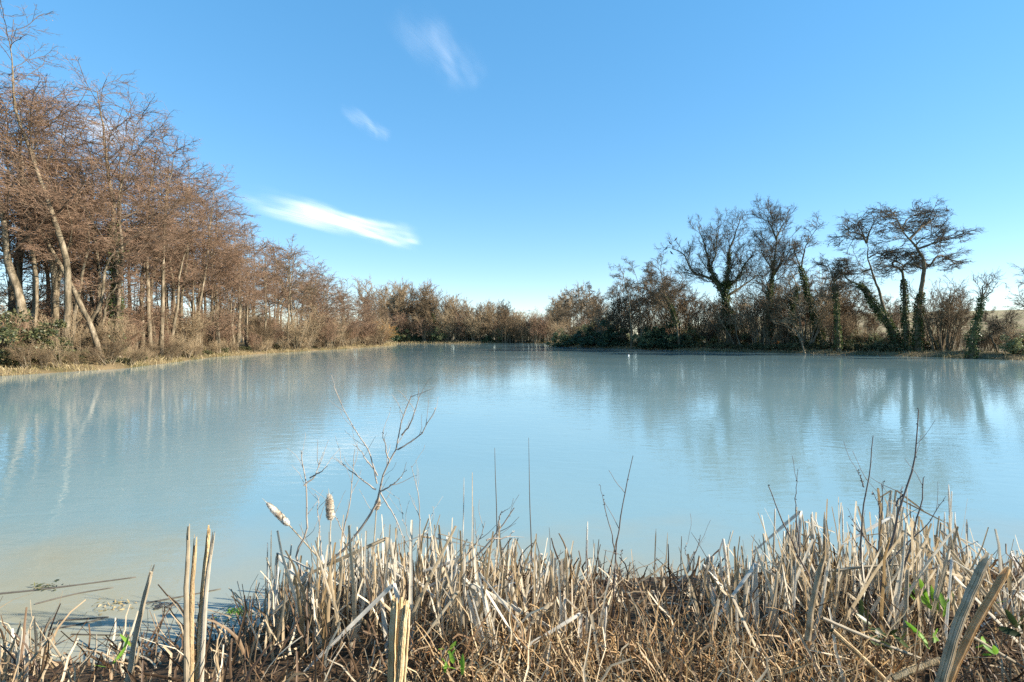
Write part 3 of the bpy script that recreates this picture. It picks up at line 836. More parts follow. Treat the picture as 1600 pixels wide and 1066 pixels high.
traced('alder_tree', 58, [([(1398, 545), (1388, 505), (1379, 478), (1371, 447), (1362, 420), (1357, 403), (1354, 380)], 0.24, 0.09)], KK(UMBR, limbs=5, t0=0.6, sub=8, cr=4.4), 69, DM,
       'umbrella shaped alder with a curved trunk forking into flat tiers', limbs=[([(1354, 380), (1345, 368), (1330, 366), (1312, 374)], 0.12, 0.03), ([(1354, 380), (1358, 360), (1366, 352), (1385, 348)], 0.12, 0.03),
       ([(1352, 372), (1344, 355), (1332, 350)], 0.09, 0.02), ([(1357, 403), (1372, 396), (1390, 392)], 0.09, 0.03), ([(1362, 420), (1345, 425), (1325, 428)], 0.09, 0.03)])
traced('alder_tree', 56, [([(1418, 552), (1416, 520), (1413, 475), (1410, 440), (1408, 425), (1396, 417), (1394, 411), (1402, 409), (1412, 414)], 0.3, 0.16)], KK(UMBR, limbs=2, t0=0.92, sub=6, cr=3.0), 70, OM,
       'ivy covered trunk with a sharply hooked broken top', ivy=[(0, 0.02, 0.65, 1500, 0.14, 0.17)],
       limbs=[([(1408, 425), (1416, 412), (1428, 414), (1438, 418)], 0.11, 0.05), ([(1400, 410), (1404, 398), (1412, 390)], 0.07, 0.02)])
traced('alder_tree', 55, [([(1434, 553), (1434, 520), (1437, 470), (1441, 430), (1440, 405), (1429, 387), (1418, 371), (1408, 354)], 0.36, 0.12)], KK(UMBR, limbs=4, t0=0.8, sub=9, cr=4.6), 71, DM,
       'tallest umbrella shaped alder with tiered crown at the right', ivy=[(0, 0.02, 0.45, 1600, 0.16, 0.17)],
       limbs=[([(1440, 408), (1452, 414), (1466, 400), (1488, 410), (1505, 413)], 0.13, 0.03), ([(1432, 390), (1455, 382), (1478, 374), (1502, 372)], 0.13, 0.03), ([(1421, 374), (1436, 358), (1455, 345), (1470, 332)], 0.14, 0.03),
               ([(1408, 354), (1400, 345), (1390, 345)], 0.08, 0.02), ([(1410, 358), (1420, 340), (1440, 338)], 0.09, 0.02), ([(1428, 385), (1448, 368), (1470, 360)], 0.09, 0.02), ([(1441, 420), (1422, 412), (1405, 420), (1392, 424)], 0.09, 0.03)])
traced('pollard_tree', 48, [([(1517, 560), (1519, 535), (1524, 510), (1531, 484), (1536, 460)], 0.3, 0.1)], KK(OAK, limbs=5, t0=0.7, sub=4, cr=1.7, l2=4, l3=3, l4=0, r3=0.015, r4=0.01), 72, OM,
       'short ivy covered pollard stump with a fan of bare shoots', ivy=[(0, 0.0, 0.95, 1700, 0.28, 0.15)],
       limbs=[([(1536, 460), (1534, 445), (1530, 430)], 0.06, 0.015), ([(1536, 462), (1545, 445), (1558, 432)], 0.06, 0.015), ([(1534, 470), (1550, 455), (1568, 442)], 0.06, 0.015), ([(1534, 465), (1528, 450), (1522, 438)], 0.05, 0.015)])
traced('alder_tree', 47, [([(1640, 560), (1630, 520), (1625, 480), (1615, 450), (1605, 430)], 0.2, 0.05)], KK(UMBR, limbs=12, t0=0.3, cr=3.0, flat=0.7, r3=.018, r4=.012), 73, DM,
       'bare tree at the right edge whose branches reach in over the field')
traced('bare_tree', 50, [([(1560, 558), (1555, 535), (1549, 520), (1548, 505)], 0.12, 0.05), ([(1582, 558), (1578, 535), (1572, 520), (1574, 500)], 0.1, 0.03)], KK(OAK, limbs=7, t0=0.4, cr=1.8, r3=.016, r4=.01), 74, DM,
       'pair of stunted bare trunks at the right beside the sunny grass')

vd = [variant('bare_tree', 45, KK(UMBR, limbs=9, t0=0.42, cr=3.0, flat=0.8, cat=0.1), DM, 8, r=0.11, lean=0.12), variant('bare_tree', 46, KK(UMBR, limbs=7, t0=0.42, cr=2.8, flat=0.8, cat=0.1), (M['dark_bark'], M['brown_twig']), 8, stems=3, r=0.09, lean=0.12)]
for px, top in ((868, 470), (882, 462), (905, 452), (935, 445), (948, 460), (972, 430), (1012, 415), (1026, 410), (1048, 425), (1075, 430), (1092, 440), (1112, 455), (1165, 440), (1182, 430), (1222, 425), (1256, 440), (1272, 430), (1296, 440), (1325, 435), (1342, 450), (1372, 440), (1392, 450), (1455, 455), (1478, 440), (1495, 450), (1548, 470), (985, 420), (1040, 405), (1060, 420), (1240, 405), (1268, 400), (1335, 415), (1302, 428)):
    Yd = np.interp(px, [860, 900, 1000, 1200, 1400, 1600], [124, 100, 84, 70, 60, 52]) + rr.uniform(0.5, 5)
    x = (px - 800) / F * Yd
    h = (HZ - top) / F * Yd + CH - h1(x, Yd)
    put(rr.choice(vd), (x, Yd, h1(x, Yd)), rr.uniform(0, 6.28), h / 9.4, 'slender bare tree filling the belt between the big trunks of the right bank', 'tree', 'slender trees of the right bank belt')

# --- bare shrubs and bushes
def shrub_variant(name, seed, mats, h=4.0, stems=16, spread=0.5, r3=0.014, r4=0.01, l2=6, droop=0.0):
    rng = np.random.default_rng(seed)
    t = thing(name, (0, 0, 0), None, None)
    P = []
    for k in range(stems):
        a = rng.uniform(0, 6.283); s = spread * rng.uniform(0.15, 1.0) * h
        b = np.array([math.cos(a), math.sin(a), 0]) * rng.uniform(0, 0.12) * h
        e = np.array([math.cos(a) * s, math.sin(a) * s, h * rng.uniform(0.65, 1.0) * (1 - droop * rng.random())])
        mid = (b + e) * 0.5 + np.array([0, 0, h * (0.1 + droop * 0.3)])
        P.append(catmull([b - [0, 0, 0.15], mid, e], 9) + np.cumsum(rng.normal(size=(9, 3)) * 0.035 * h / 4, 0))
    P = np.stack(P)
    R = np.linspace(1, 0.3, 9)[None] * (0.011 * h * (0.6 + 0.6 * rng.random((stems, 1))))
    mb = MB(); mb.tubes(P, R, 5); mb.build('stems', mats[0], t)
    mb = MB()
    P2, R2 = grow(rng, P, R, l2, 0.25, 40, lr=0.38, npts=5, rr=0.5, wig=0.15, up=0.04, lmin=0.3)
    mb.tubes(P2, np.maximum(R2, r3), 4)
    P3, R3 = grow(rng, P2, R2, 6, 0.1, 40, lr=0.5, npts=4, wig=0.16, up=0.03, lmin=0.25, rfix=r3, tip=0.5)
    mb.tubes(P3, np.maximum(R3, r4 * .7), 3)
    P4, R4 = grow(rng, P3, R3, 3, 0.1, 40, lr=0.55, npts=3, wig=0.16, up=0.03, lmin=0.2, rfix=r4, tip=0.6)
    mb.tubes(P4, np.maximum(R4, r4 * .6), 3)
    mb.build('crown', mats[1], t)
    return t

def bush_variant(name, seed, mat, rx=2.0, rz=2.0, clumps=40, per=110, size=0.16, stemmat=None):
    """leafy bush: leaf clumps through the volume over a few stems"""
    rng = np.random.default_rng(seed)
    t = thing(name, (0, 0, 0), None, None)
    u = nrm(rng.normal(size=(clumps, 3))) * (rng.random((clumps, 1)) ** 0.45)
    u[:, 2] = np.abs(u[:, 2])
    c = u * np.array([rx, rx, rz]) * (0.75 + 0.35 * rng.random((clumps, 1)))
    mb = MB()
    S = np.stack([catmull([(0.2 * rng.normal(), 0.2 * rng.normal(), -0.2), ci * 0.5 + rng.normal(size=3) * 0.15, ci], 6) for ci in c])
    mb.tubes(S, np.linspace(1, 0.3, 6)[None] * np.full((clumps, 1), 0.035), 4)
    mb.build('stems', stemmat or M['dark_bark'], t)
    mb = MB()
    cc = np.repeat(c, per, 0)
    rad = np.repeat(rng.uniform(0.22, 0.5, clumps), per)[:, None] * rx * 0.42
    q = nrm(rng.normal(size=cc.shape)); k = rng.random((len(cc), 1)) ** 0.5
    pos = cc + q * rad * k * np.array([1, 1, 0.8])
    D = q + rng.normal(size=q.shape) * 0.7; D[:, 2] -= 0.15
    n = len(pos)
    keep = pos[:, 2] > 0.0
    mb.leaves(pos[keep], D[keep], (q + rng.normal(size=q.shape) * 0.7)[keep], size * (0.6 + 0.8 * rng.random(n))[keep], size * 0.3 * (0.6 + 0.8 * rng.random(n))[keep])
    mb.build('leaves', mat, t)
    return t

vs = [shrub_variant('bare_shrub', 81, (M['alder_bark'], M['red_twig'])), shrub_variant('bare_shrub', 82, (M['alder_bark'], M['tan_twig']), spread=0.7),
      shrub_variant('bare_shrub', 83, (M['alder_bark'], M['brown_twig']), spread=0.6, droop=0.3)]
vsd = [shrub_variant('bare_shrub', 84, (M['dark_bark'], M['dark_twig']), r3=0.02, r4=0.014), shrub_variant('bare_shrub', 85, (M['dark_bark'], M['brown_twig']), spread=0.7, r3=0.02, r4=0.014)]
vo = shrub_variant('osier_bush', 86, (M['osier_twig'], M['osier_twig']), h=5.0, stems=40, spread=0.75, droop=0.4, r3=0.03, r4=0.024, l2=9)
vb = [bush_variant('bramble_bush', 91, M['bramble'], 1.8, 1.1, 34, 90, 0.13), bush_variant('bramble_bush', 92, M['bramble'], 1.5, 0.8, 28, 90, 0.13)]
ve = [bush_variant('evergreen_bush', 93, M['evergreen'], 2.2, 2.4, 60, 130, 0.2), bush_variant('evergreen_bush', 94, M['evergreen'], 2.0, 2.8, 60, 130, 0.2)]
vl = bush_variant('evergreen_bush', 97, M['bramble'], 2.1, 2.4, 70, 170, 0.12)
vp = bush_variant('pale_bush', 95, M['pale_leaf'], 2.2, 2.4, 46, 90, 0.18)
vr = bush_variant('beech_bush', 96, M['rust_leaf'], 1.2, 1.6, 30, 60, 0.16)

y = 30.0
while y < 121:
    xw = np.interp(y, [27.5, 34, 40, 52, 65, 80, 98, 113, 124], [-27.5, -25.6, -27, -30, -29, -27, -25.5, -25.5, -34])
    x = xw - rr.uniform(2.0, 5.0) if y < 60 else xw - rr.uniform(0.6, 3.5)
    s = rr.uniform(0.5, 0.95) if y < 62 else rr.uniform(0.7, 1.25)
    put(rr.choice(vs), (x, y, h1(x, y)), rr.uniform(0, 6.28), s, 'bare twiggy shrub under the alders on the left bank', 'shrub', 'bare shrubs along the left bank', (0, rr.uniform(0.0, 0.3)))
    y += rr.uniform(1.3, 2.4)
y = 29.5
while y < 105:
    xw = -20.0
    while pond_sd(np.array([xw]), np.array([y]))[0] < 0.15:
        xw -= 0.2
    xw -= rr.uniform(0, 1.2)
    put(rr.choice(vs[1:]), (xw, y, h1(xw, y)), rr.uniform(0, 6.28), rr.uniform(0.22, 0.5), 'small tangled scrub hanging over the water edge of the left bank', 'shrub', 'scrub at the left water edge', (0, rr.uniform(0.1, 0.6)))
    y += rr.uniform(0.8, 1.7) * y / 40
y = 31.0
while y < 125:
    for k in range(2):
        x = np.interp(y, [30, 60, 125], [-36, -38, -38]) - rr.uniform(0, 9)
        put(rr.choice(vs), (x, y, h1(x, y)), rr.uniform(0, 6.28), rr.uniform(0.7, 1.2), 'bare shrub deep in the shade of the left bank wood', 'shrub', 'shrubs deep in the left wood')
    y += rr.uniform(2.2, 3.4)
for px, Yd, s, lab in ((18, 31, 1.35, 'dark evergreen bush at the left edge under the leaning trunk'), (55, 38, 1.2, 'dark evergreen bush behind the three stemmed alder clump'),
                       (-30, 33, 1.5, 'tall evergreen bush cut by the left edge of the picture'), (120, 45, 0.9, 'evergreen bush in the shade behind the slanting alder')):
    x = (px - 800) / F * Yd
    put(vl, (x, Yd, h1(x, Yd)), rr.uniform(0, 6.28), s, lab, 'bush', 'evergreen bushes of the left bank')
for i, (px, py, Yd, s) in enumerate(((15, 585, 29.5, 0.8), (60, 580, 31, 0.75), (-25, 590, 28.5, 0.8), (100, 578, 32.5, 0.55), (290, 560, 47, 0.75), (258, 562, 45, 0.7), (470, 548, 74, 0.7), (330, 556, 52, .5), (390, 552, 60, .6), (520, 546, 85, .7), (130, 0, 34, .55), (155, 0, 35, .4), (175, 0, 34.5, .5), (205, 0, 36, .4), (225, 0, 38, .55), (245, 0, 42, .4), (272, 0, 45, .6), (310, 0, 50, .45), (355, 0, 55, .6), (415, 0, 63, .5), (440, 0, 68, .6), (490, 0, 78, .6), (545, 0, 92, .7), (570, 0, 100, .8), (85, 0, 33, .6), (40, 0, 31, .8))):
    x = (px - 800) / F * Yd - 0.6
    while pond_sd(np.array([x]), np.array([Yd]))[0] < 0.1:
        x -= 0.3
    put(rr.choice(vb), (x, Yd, max(0, h1(x, Yd))), rr.uniform(0, 6.28), s, 'low bramble mound at the water edge of the left bank', 'bush', 'brambles along the left bank')
x = -25.0
put(vo, (-27.2, 106, h1(-27.2, 106)), 0.4, (0.95, 1, 0.9), 'orange osier bush on the point at the end of the left bank', 'bush', None)
for px, Yd, s, lab in ((615, 139, 1.6, 'dark evergreen gap filler beside the orange osier bush'), (652, 141, 1.1, 'dark evergreen bush on the far shore under bare trees'), (760, 141, 1.2, 'rounded dark evergreen bush by the water on the far shore'), (735, 150, 2.0, 'tall dark evergreen rising behind the far shore trees')):
    x = (px - 800) / F * Yd
    put(ve[1], (x, Yd, h1(x, Yd)), rr.uniform(0, 6.28), s, lab.replace('gap filler', 'bush'), 'bush', None)
for px, Yd, s, lab in ((628, 140, 1.5, 'pale green bush beside the dark gap on the far shore'), (683, 140.5, 1.7, 'pale green bush halfway along the far shore'), (785, 142, 1.5, 'whitish bush below the rounded oak on the far shore'), (808, 142.5, 1.5, 'pale bush at the right end of the far shore')):
    x = (px - 800) / F * Yd
    put(vp, (x, Yd, h1(x, Yd)), rr.uniform(0, 6.28), s, lab, 'bush', None)
x = -33.0
while x < 13:
    yy = 139.5 + rr.uniform(0, 2)
    put(rr.choice(vs), (x, yy, h1(x, yy)), rr.uniform(0, 6.28), rr.uniform(1.1, 2.0), 'bare shrub overhanging the water on the far shore', 'shrub', 'bare shrubs along the far shore')
    x += rr.uniform(1.2, 2.0)
x = -44.0
while x < 22:
    yy = 150 + rr.uniform(0, 6)
    put(rr.choice(vs), (x, yy, h1(x, yy)), rr.uniform(0, 6.28), rr.uniform(1.3, 2.0), 'bare shrub in the shade behind the far shore trees', 'shrub', 'shrubs behind the far shore')
    x += rr.uniform(2.0, 3.2)
# right bank understory
for i, (px, Yd, s, lab) in enumerate(((925, 92, 1.35, 'broad blue green evergreen bush at the left end of the right bank'), (958, 88, 1.5, 'darkest evergreen bush between the two thin stems and the pale top'),
                       (905, 97, 1.1, 'small evergreen bush nearest the far channel on the right bank'), (1030, 79, 1.35, 'evergreen bush under the bushy alder'), (1052, 77, 1.0, 'low evergreen bush at the foot of the bushy alder'))):
    x = (px - 800) / F * Yd
    put(ve[i % 2], (x, Yd, h1(x, Yd)), rr.uniform(0, 6.28), (s * 1.1, s * 1.1, s * 1.0), lab, 'bush', None)
for px, Yd, s, lab in ((950, 100, 2.3, 'tall pale green bush topping the dark evergreens'), (930, 104, 2.1, 'pale green bush behind the blue green evergreen'), (1035, 90, 1.6, 'sunlit pale green bush behind the bushy alder'), (1075, 88, 1.3, 'yellow green bush left of the great oak')):
    x = (px - 800) / F * Yd
    put(vp, (x, Yd, h1(x, Yd)), rr.uniform(0, 6.28), s, lab, 'bush', None)
px = 865.0
while px < 1600:
    Yd = np.interp(px, [860, 900, 1000, 1200, 1400, 1600], [118, 95, 82, 67, 57, 47]) + rr.uniform(0.2, 3.5)
    x = (px - 800) / F * Yd
    s = rr.choice([0.6, 0.9, 1.2, 1.7, 2.0]) * rr.uniform(.85, 1.1) if px < 1330 else rr.uniform(.4, .75)
    put(rr.choice(vsd if rr.random() < .2 else vs[1:]), (x, Yd, h1(x, Yd)), rr.uniform(0, 6.28), s, 'bare shrub among the trunks of the right bank', 'shrub', 'bare shrubs along the right bank')
    px += rr.uniform(10, 20)
for px, Yd, s in ((1010, 80, 1.2), (1082, 78, 1.3), (1118, 75, 1.0), (1168, 72, 1.2), (1225, 70, 1.1), (1262, 66, .9), (1335, 62, 1.0), (1372, 60, .8), (880, 100, 1.5), (1455, 56, .6)):
    x = (px - 800) / F * Yd
    put(vp, (x, Yd, h1(x, Yd)), rr.uniform(0, 6.28), s, 'olive green bush in the understory of the right bank belt', 'bush', 'olive bushes of the right bank')
px = 960.0
while px < 1420:
    Yd = np.interp(px, [860, 900, 1000, 1200, 1400, 1600], [118, 95, 81.5, 66, 56.5, 46]) + rr.uniform(0.0, 1.0)
    x = (px - 800) / F * Yd
    put(rr.choice(vb), (x, Yd, max(0, h1(x, Yd))), rr.uniform(0, 6.28), rr.uniform(0.7, 1.15), 'dark bramble mound at the water edge of the right bank', 'bush', 'brambles along the right bank')
    px += rr.uniform(14, 26)
px = 1010.0
while px < 1420:
    Yd = rr.uniform(84, 100)
    x = (px - 800) / F * Yd
    put(rr.choice(vs), (x, Yd, h1(x, Yd)), rr.uniform(0, 6.28), rr.uniform(0.9, 1.7), 'pale sunlit shrub on the field edge behind the right bank trees', 'shrub', 'pale shrubs behind the right bank')
    px += rr.uniform(24, 42)
s9 = shrub_variant('bare_shrub', 87, (M['dark_bark'], M['brown_twig']), h=7.0, stems=22, spread=0.42, r3=0.02, r4=0.014, l2=6)
x = (1470 - 800) / F * 54
put(s9, (x, 54, h1(x, 54)), 0.3, 1.0, 'tall many stemmed bare shrub fanning out right of the umbrella alder', 'shrub', None)
for px, Yd, lab in ((1212, 80, 'rust brown beech bush glowing behind the tall oak'), (1590, 62, 'rust brown beech bush at the right edge of the field')):
    x = (px - 800) / F * Yd
    put(vr, (x, Yd, h1(x, Yd)), 1.0, 1.0, lab, 'bush', None)
x = (1600 - 800) / F * 46
put(vp, (x + 0.6, 47, h1(x, 47)), 2.0, 0.8, 'leafy green bush at the right edge by the water', 'bush', None)

# --- grass and undergrowth along the banks
def bank_pts(rng, lo, hi, n, inland):
    """points scattered landward of the bank between vertices lo..hi of the pond outline"""
    seg = POND[lo:hi + 1]
    a, b = seg[:-1], seg[1:]
    ln = np.linalg.norm(b - a, axis=1)
    k = rng.choice(len(ln), n, p=ln / ln.sum())
    t = rng.random(n)[:, None]
    p = a[k] * (1 - t) + b[k] * t
    nn = np.stack([(b - a)[k][:, 1], -(b - a)[k][:, 0]], 1) / ln[k][:, None]
    return p + nn * (inland * rng.random(n) ** 1.3 - 0.15)[:, None]

def blades(mb, rng, xy, hmin, hmax, w, lean=0.5):
    n = len(xy)
    z = height(xy[:, 0], xy[:, 1])
    h = hmin + (hmax - hmin) * rng.random(n) ** 1.5
    a = rng.random(n) * 6.283
    d = np.stack([np.cos(a), np.sin(a)], 1) * (h * lean * rng.random(n))[:, None]
    P = np.zeros((n, 4, 3))
    for i, t in enumerate((0, 0.4, 0.75, 1.0)):
        P[:, i, :2] = xy + d * t ** 2
        P[:, i, 2] = z - 0.03 + h * (t - 0.25 * t * t * lean)
    W = w * (0.6 + 0.8 * rng.random(n))[:, None] * np.array([1, 0.9, 0.6, 0.1])[None]
    b = rng.random(n) * 6.283
    mb.strips(P, W, np.stack([np.cos(b), np.sin(b), np.zeros(n)], 1))

rng = np.random.default_rng(7)
mb = MB()
q = bank_pts(rng, 25, 33, 26000, 4.5)
q = q[(np.sin(q[:, 1] * 1.3 + q[:, 0]) + np.sin(q[:, 1] * 0.47 + 1) + 0.8 * rng.normal(size=len(q))) > -0.3]
blades(mb, rng, q, 0.06, 0.55, 0.011, 1.1)
tag(mb.build('bank_grass', M['bank_grass']), 'dead tan grass along the water edge of the left bank', 'grass', kind='stuff')
mb = MB()
blades(mb, rng, bank_pts(rng, 13, 19, 9000, 5), 0.1, 0.5, 0.016)
tag(mb.build('bank_grass', M['bank_grass']), 'short tan grass along the water edge of the right bank', 'grass', kind='stuff')
mb = MB()
blades(mb, rng, bank_pts(rng, 20, 25, 5000, 3), 0.15, 0.7, 0.03)
tag(mb.build('bank_grass', M['bank_grass']), 'pale grass along the foot of the far shore', 'grass', kind='stuff')

# ------------------------------------------------------------------ the near bank: reeds, saplings, litter
def stem_obj(name, pts, r0, r1, mat, label, cat, group=None, flat=(1.0, 0.45), sides=6, n=14, seed=0, parent=None):
    P = catmull(pts, n)
    rg = np.random.default_rng(seed)
    P = P + rg.normal(size=P.shape) * r0 * 0.05
    R = np.linspace(r0, r1, n) * (1 + 0.04 * rg.normal(size=n))
    mb = MB()
    if sides < 8:
        mb.tubes(P, R, sides, cap=True, flat=flat)
    else:                                               # a bundle of creased leaf sheaths, each torn off at its own height
        ax = nrm(P[-1] - P[0])
        U = nrm(np.cross(ax, [0.25, 1, 0.1])); V = np.cross(ax, U)
        for k in range(sides):
            a = k * 2 * math.pi / sides + rg.normal() * 0.25
            q = U * math.cos(a) * flat[0] + V * math.sin(a) * flat[1]
            m = n - int(rg.integers(0, 3))
            if m == n and rg.random() < 0.5:
                m = n
            PP = P[:m] + q * (R[:m] * 0.62)[:, None]
            PP[-1] = PP[-1] - ax * rg.random() * 0.02
            W = R[:m] * (0.55 + 0.25 * rg.random()) * np.ones(m)
            W[-1] *= rg.uniform(0.2, 0.9)
            S = nrm(np.cross(ax, q))
            mb.strips(PP[None], W[None], S[None], fold=-0.45)
        mb.tubes(P[:-1], R[:-1] * 0.6, 8, cap=True, flat=flat)
    o = mb.build(name, mat, parent, None if parent is not None else P[0], smooth_=sides < 8)
    if label:
        tag(o, label, cat, group)
    return o

TOPX = [-20, 40, 70, 120, 250, 330, 395, 430, 470, 560, 640, 700, 760, 830, 900, 960, 1010, 1050, 1110, 1150, 1200, 1230, 1300, 1370, 1430, 1480, 1510, 1550, 1620]
TOPY = [960, 975, 1010, 1020, 1010, 985, 920, 835, 830, 815, 810, 815, 830, 850, 865, 935, 945, 945, 900, 850, 850, 795, 785, 785, 785, 775, 845, 870, 885]
def topz(px, Yd, extra=0.0):
    return CH + (HZ - (np.interp(px, TOPX, TOPY) + extra)) / F * Yd

rr = random.Random(21)
up_g, fold_g = 'upright dead reed stems of the near bank', 'snapped and folded reeds of the near bank'
def reed(px, Yd, top_py, w, bend=None, lean=None, seed=0):
    x = (px - 800) / F * Yd
    g = min(h1(x, Yd), 0.35)
    zt = max(CH + (HZ - top_py) / F * Yd, g + 0.25)
    lx = rr.gauss(0, 0.09) if lean is None else lean
    ly = rr.gauss(0, 0.06)
    h = zt - g
    base = np.array([x - lx * h, Yd - ly * h, g - 0.06])
    if bend is None:
        pts = [base, (base + [x, Yd, zt]) * 0.5 + [rr.gauss(0, .008), rr.gauss(0, .008), 0], np.array([x, Yd, zt])]
        P = catmull(pts, 10)
        nm, gp, lab = 'cattail_reed', up_g, 'straw coloured reed stem standing broken off among the near bank reeds'
    else:
        k = np.array([x, Yd, zt])
        a = rr.uniform(0, 6.28)
        ln = rr.uniform(0.25, 0.6)
        dr = rr.uniform(-1.1, -0.25)
        e = k + np.array([math.cos(a), math.sin(a) * 0.6, dr]) * ln
        e[2] = max(e[2], 0.05)
        P = np.concatenate([catmull([base, (base + k) / 2, k], 8), k + (e - k) * np.array([0.02, 0.35, 0.7, 1.0])[:, None]])
        nm, gp, lab = 'folded_reed', fold_g, 'dead reed snapped over and hanging folded among the near bank reeds'
    n = len(P)
    W = w * np.linspace(1, 0.72, n) * (1 + 0.1 * np.array([rr.gauss(0, 1) for _ in range(n)]))
    W[-1] *= rr.uniform(0.15, 0.9)
    a = rr.uniform(-0.9, 0.9)
    mb = MB()
    S = np.array([[math.cos(a), math.sin(a), 0.05]])
    if rr.random() < 0.55 or bend is not None:
        mb.strips(P[None], W[None], S, fold=rr.choice([-0.45, 0.45]))
        mb.strips(P[None] + nrm(np.cross(S, [[0, 0, 1]]))[:, None] * w * 0.25, W[None] * 0.9, S, fold=rr.choice([-0.3, 0.3]))
    else:
        mb.tubes(P, W * 0.7, 6, cap=True, flat=(1, 0.6))
        mb.strips(P[None, : n - 2] + S[:, None] * w * 0.5, W[None, : n - 2] * 0.7, S, fold=0.4)
    return tag(mb.build(nm, M['reed'], None, base), lab, 'reed', gp)

cnt = 0
while cnt < 285:                                        # plants: a few sheaths side by side with one lean
    px0 = rr.uniform(395, 1610)
    if 925 < px0 < 1085 and rr.random() < 0.75:
        continue
    if 340 < px0 < 425 and rr.random() < 0.5:
        continue
    Y0 = rr.uniform(2.95, 4.5)
    ln0 = rr.gauss(0, 0.16)
    ex0 = abs(rr.gauss(0, 42)) - 26 + (4.5 - Y0) * 42
    k = rr.randint(3, 8)
    for j in range(k):
        px = px0 + rr.gauss(0, 11)
        bend = 1 if rr.random() < 0.28 else None
        if cnt < 285:
            reed(px, Y0 + rr.uniform(-.05, .05), np.interp(px0, TOPX, TOPY) + ex0 + abs(rr.gauss(0, 26)), rr.uniform(0.008, 0.018), bend=bend, lean=ln0 + rr.gauss(0, 0.06))
        cnt += 1
for k in range(16):                                     # the clump in the near left corner
    px = rr.uniform(-15, 72)
    reed(px, rr.uniform(2.75, 3.3), rr.uniform(965, 1030), rr.uniform(0.008, 0.014), bend=1 if rr.random() < 0.4 else None)
for px, py, Yd, w in ((1482, 757, 4.2, .013), (1487, 768, 4.2, .012), (1476, 800, 4.25, .012), (1492, 800, 4.2, .013), (1130, 842, 3.9, .02), (1137, 850, 3.9, .014), (1126, 870, 3.85, .016), (918, 815, 3.9, .011),
                      (1211, 795, 4.2, .012), (1225, 830, 4.1, .014), (1316, 790, 4.2, .012), (1398, 785, 4.3, .014), (725, 746, 4.2, .005), (738, 738, 4.2, .005), (1025, 826, 4.1, .006), (1043, 832, 4.1, .005), (424, 828, 4.1, .012), (418, 848, 4.1, .01)):
    reed(px, Yd, py, w, lean=rr.uniform(-0.04, 0.04))

# massed reed leaves, litter and curly grass too many to count
def mass(n, xr, yr, hfun, w, seed, lie, npts=5, curl=0.15, keep=None):
    rng = np.random.default_rng(seed)
    Yd = rng.uniform(yr[0], yr[1], n)
    px = rng.uniform(xr[0], xr[1], n)
    if keep is not None:
        k = keep(px, Yd, rng)
        px, Yd = px[k], Yd[k]
    n = len(px)
    x = (px - 800) / F * Yd
    g = np.minimum(height(x, Yd), 0.4)
    g = np.maximum(g, -0.12)
    h = hfun(px, Yd, rng, n)
    a = rng.random(n) * 6.283
    inc = np.abs(rng.normal(size=n)) * lie
    d = np.stack([np.sin(inc) * np.cos(a), np.sin(inc) * np.sin(a), np.cos(inc)], 1)
    d[:, 2] = np.abs(d[:, 2])
    z0 = g + np.where(rng.random(n) < 0.5, 0, 1) * rng.random(n) * np.minimum(h, 0.3) * 0.6
    p = np.stack([x, Yd, z0 - 0.03], 1)
    pts = [p]
    st = (h / (npts - 1))[:, None]
    for _ in range(npts - 1):
        d = d + curl * rng.normal(size=d.shape)
        d = nrm(d)
        q = pts[-1] + d * st
        q[:, 2] = np.maximum(q[:, 2], g + 0.01)
        pts.append(q)
    P = np.stack(pts, 1)
    W = w * (0.5 + rng.random(n))[:, None] * np.linspace(1, 0.45, npts)[None]
    b = rng.random(n) * 6.283
    mb = MB()
    mb.strips(P, W, np.stack([np.cos(b), np.sin(b), 0.3 * rng.normal(size=n)], 1), fold=0.4)
    return mb

def land_only(px, Yd, rng):
    x = (px - 800) / F * Yd
    d = pond_sd(x, Yd)
    return (d > -0.75 * rng.random(len(px)) * (px > 380)) & (rng.random(len(px)) < np.where((px > 70) & (px < 330), 0.75, 1.0))
mb = mass(850, (400, 1620), (3.0, 4.6), lambda px, Yd, r, n: np.clip((topz(px, Yd, 20) - 0.15) * (0.35 + 0.65 * r.random(n)), 0.15, 1.2), 0.0115, 101, 0.28, 6, 0.06,
          keep=lambda px, Yd, r: r.random(len(px)) < np.where((px > 925) & (px < 1095), 0.3, 1.0))
tag(mb.build('reed_bed', M['reed_mass']), 'dense bed of pale dead reed leaves along the near bank', 'reeds', kind='stuff')
mb = mass(3600, (-60, 1660), (2.3, 4.3), lambda px, Yd, r, n: 0.1 + 0.32 * r.random(n), 0.007, 102, 0.9, 5, 0.22, keep=land_only)
tag(mb.build('reed_litter', M['litter']), 'tangle of brown broken reed litter covering the near bank', 'litter', kind='stuff')
mb = mass(1900, (640, 1420), (2.3, 3.1), lambda px, Yd, r, n: 0.1 + 0.3 * r.random(n), 0.0038, 103, 0.7, 7, 0.34, keep=land_only)
tag(mb.build('dead_grass', M['gold']), 'golden curly dead grass along the bottom of the near bank', 'grass', kind='stuff')

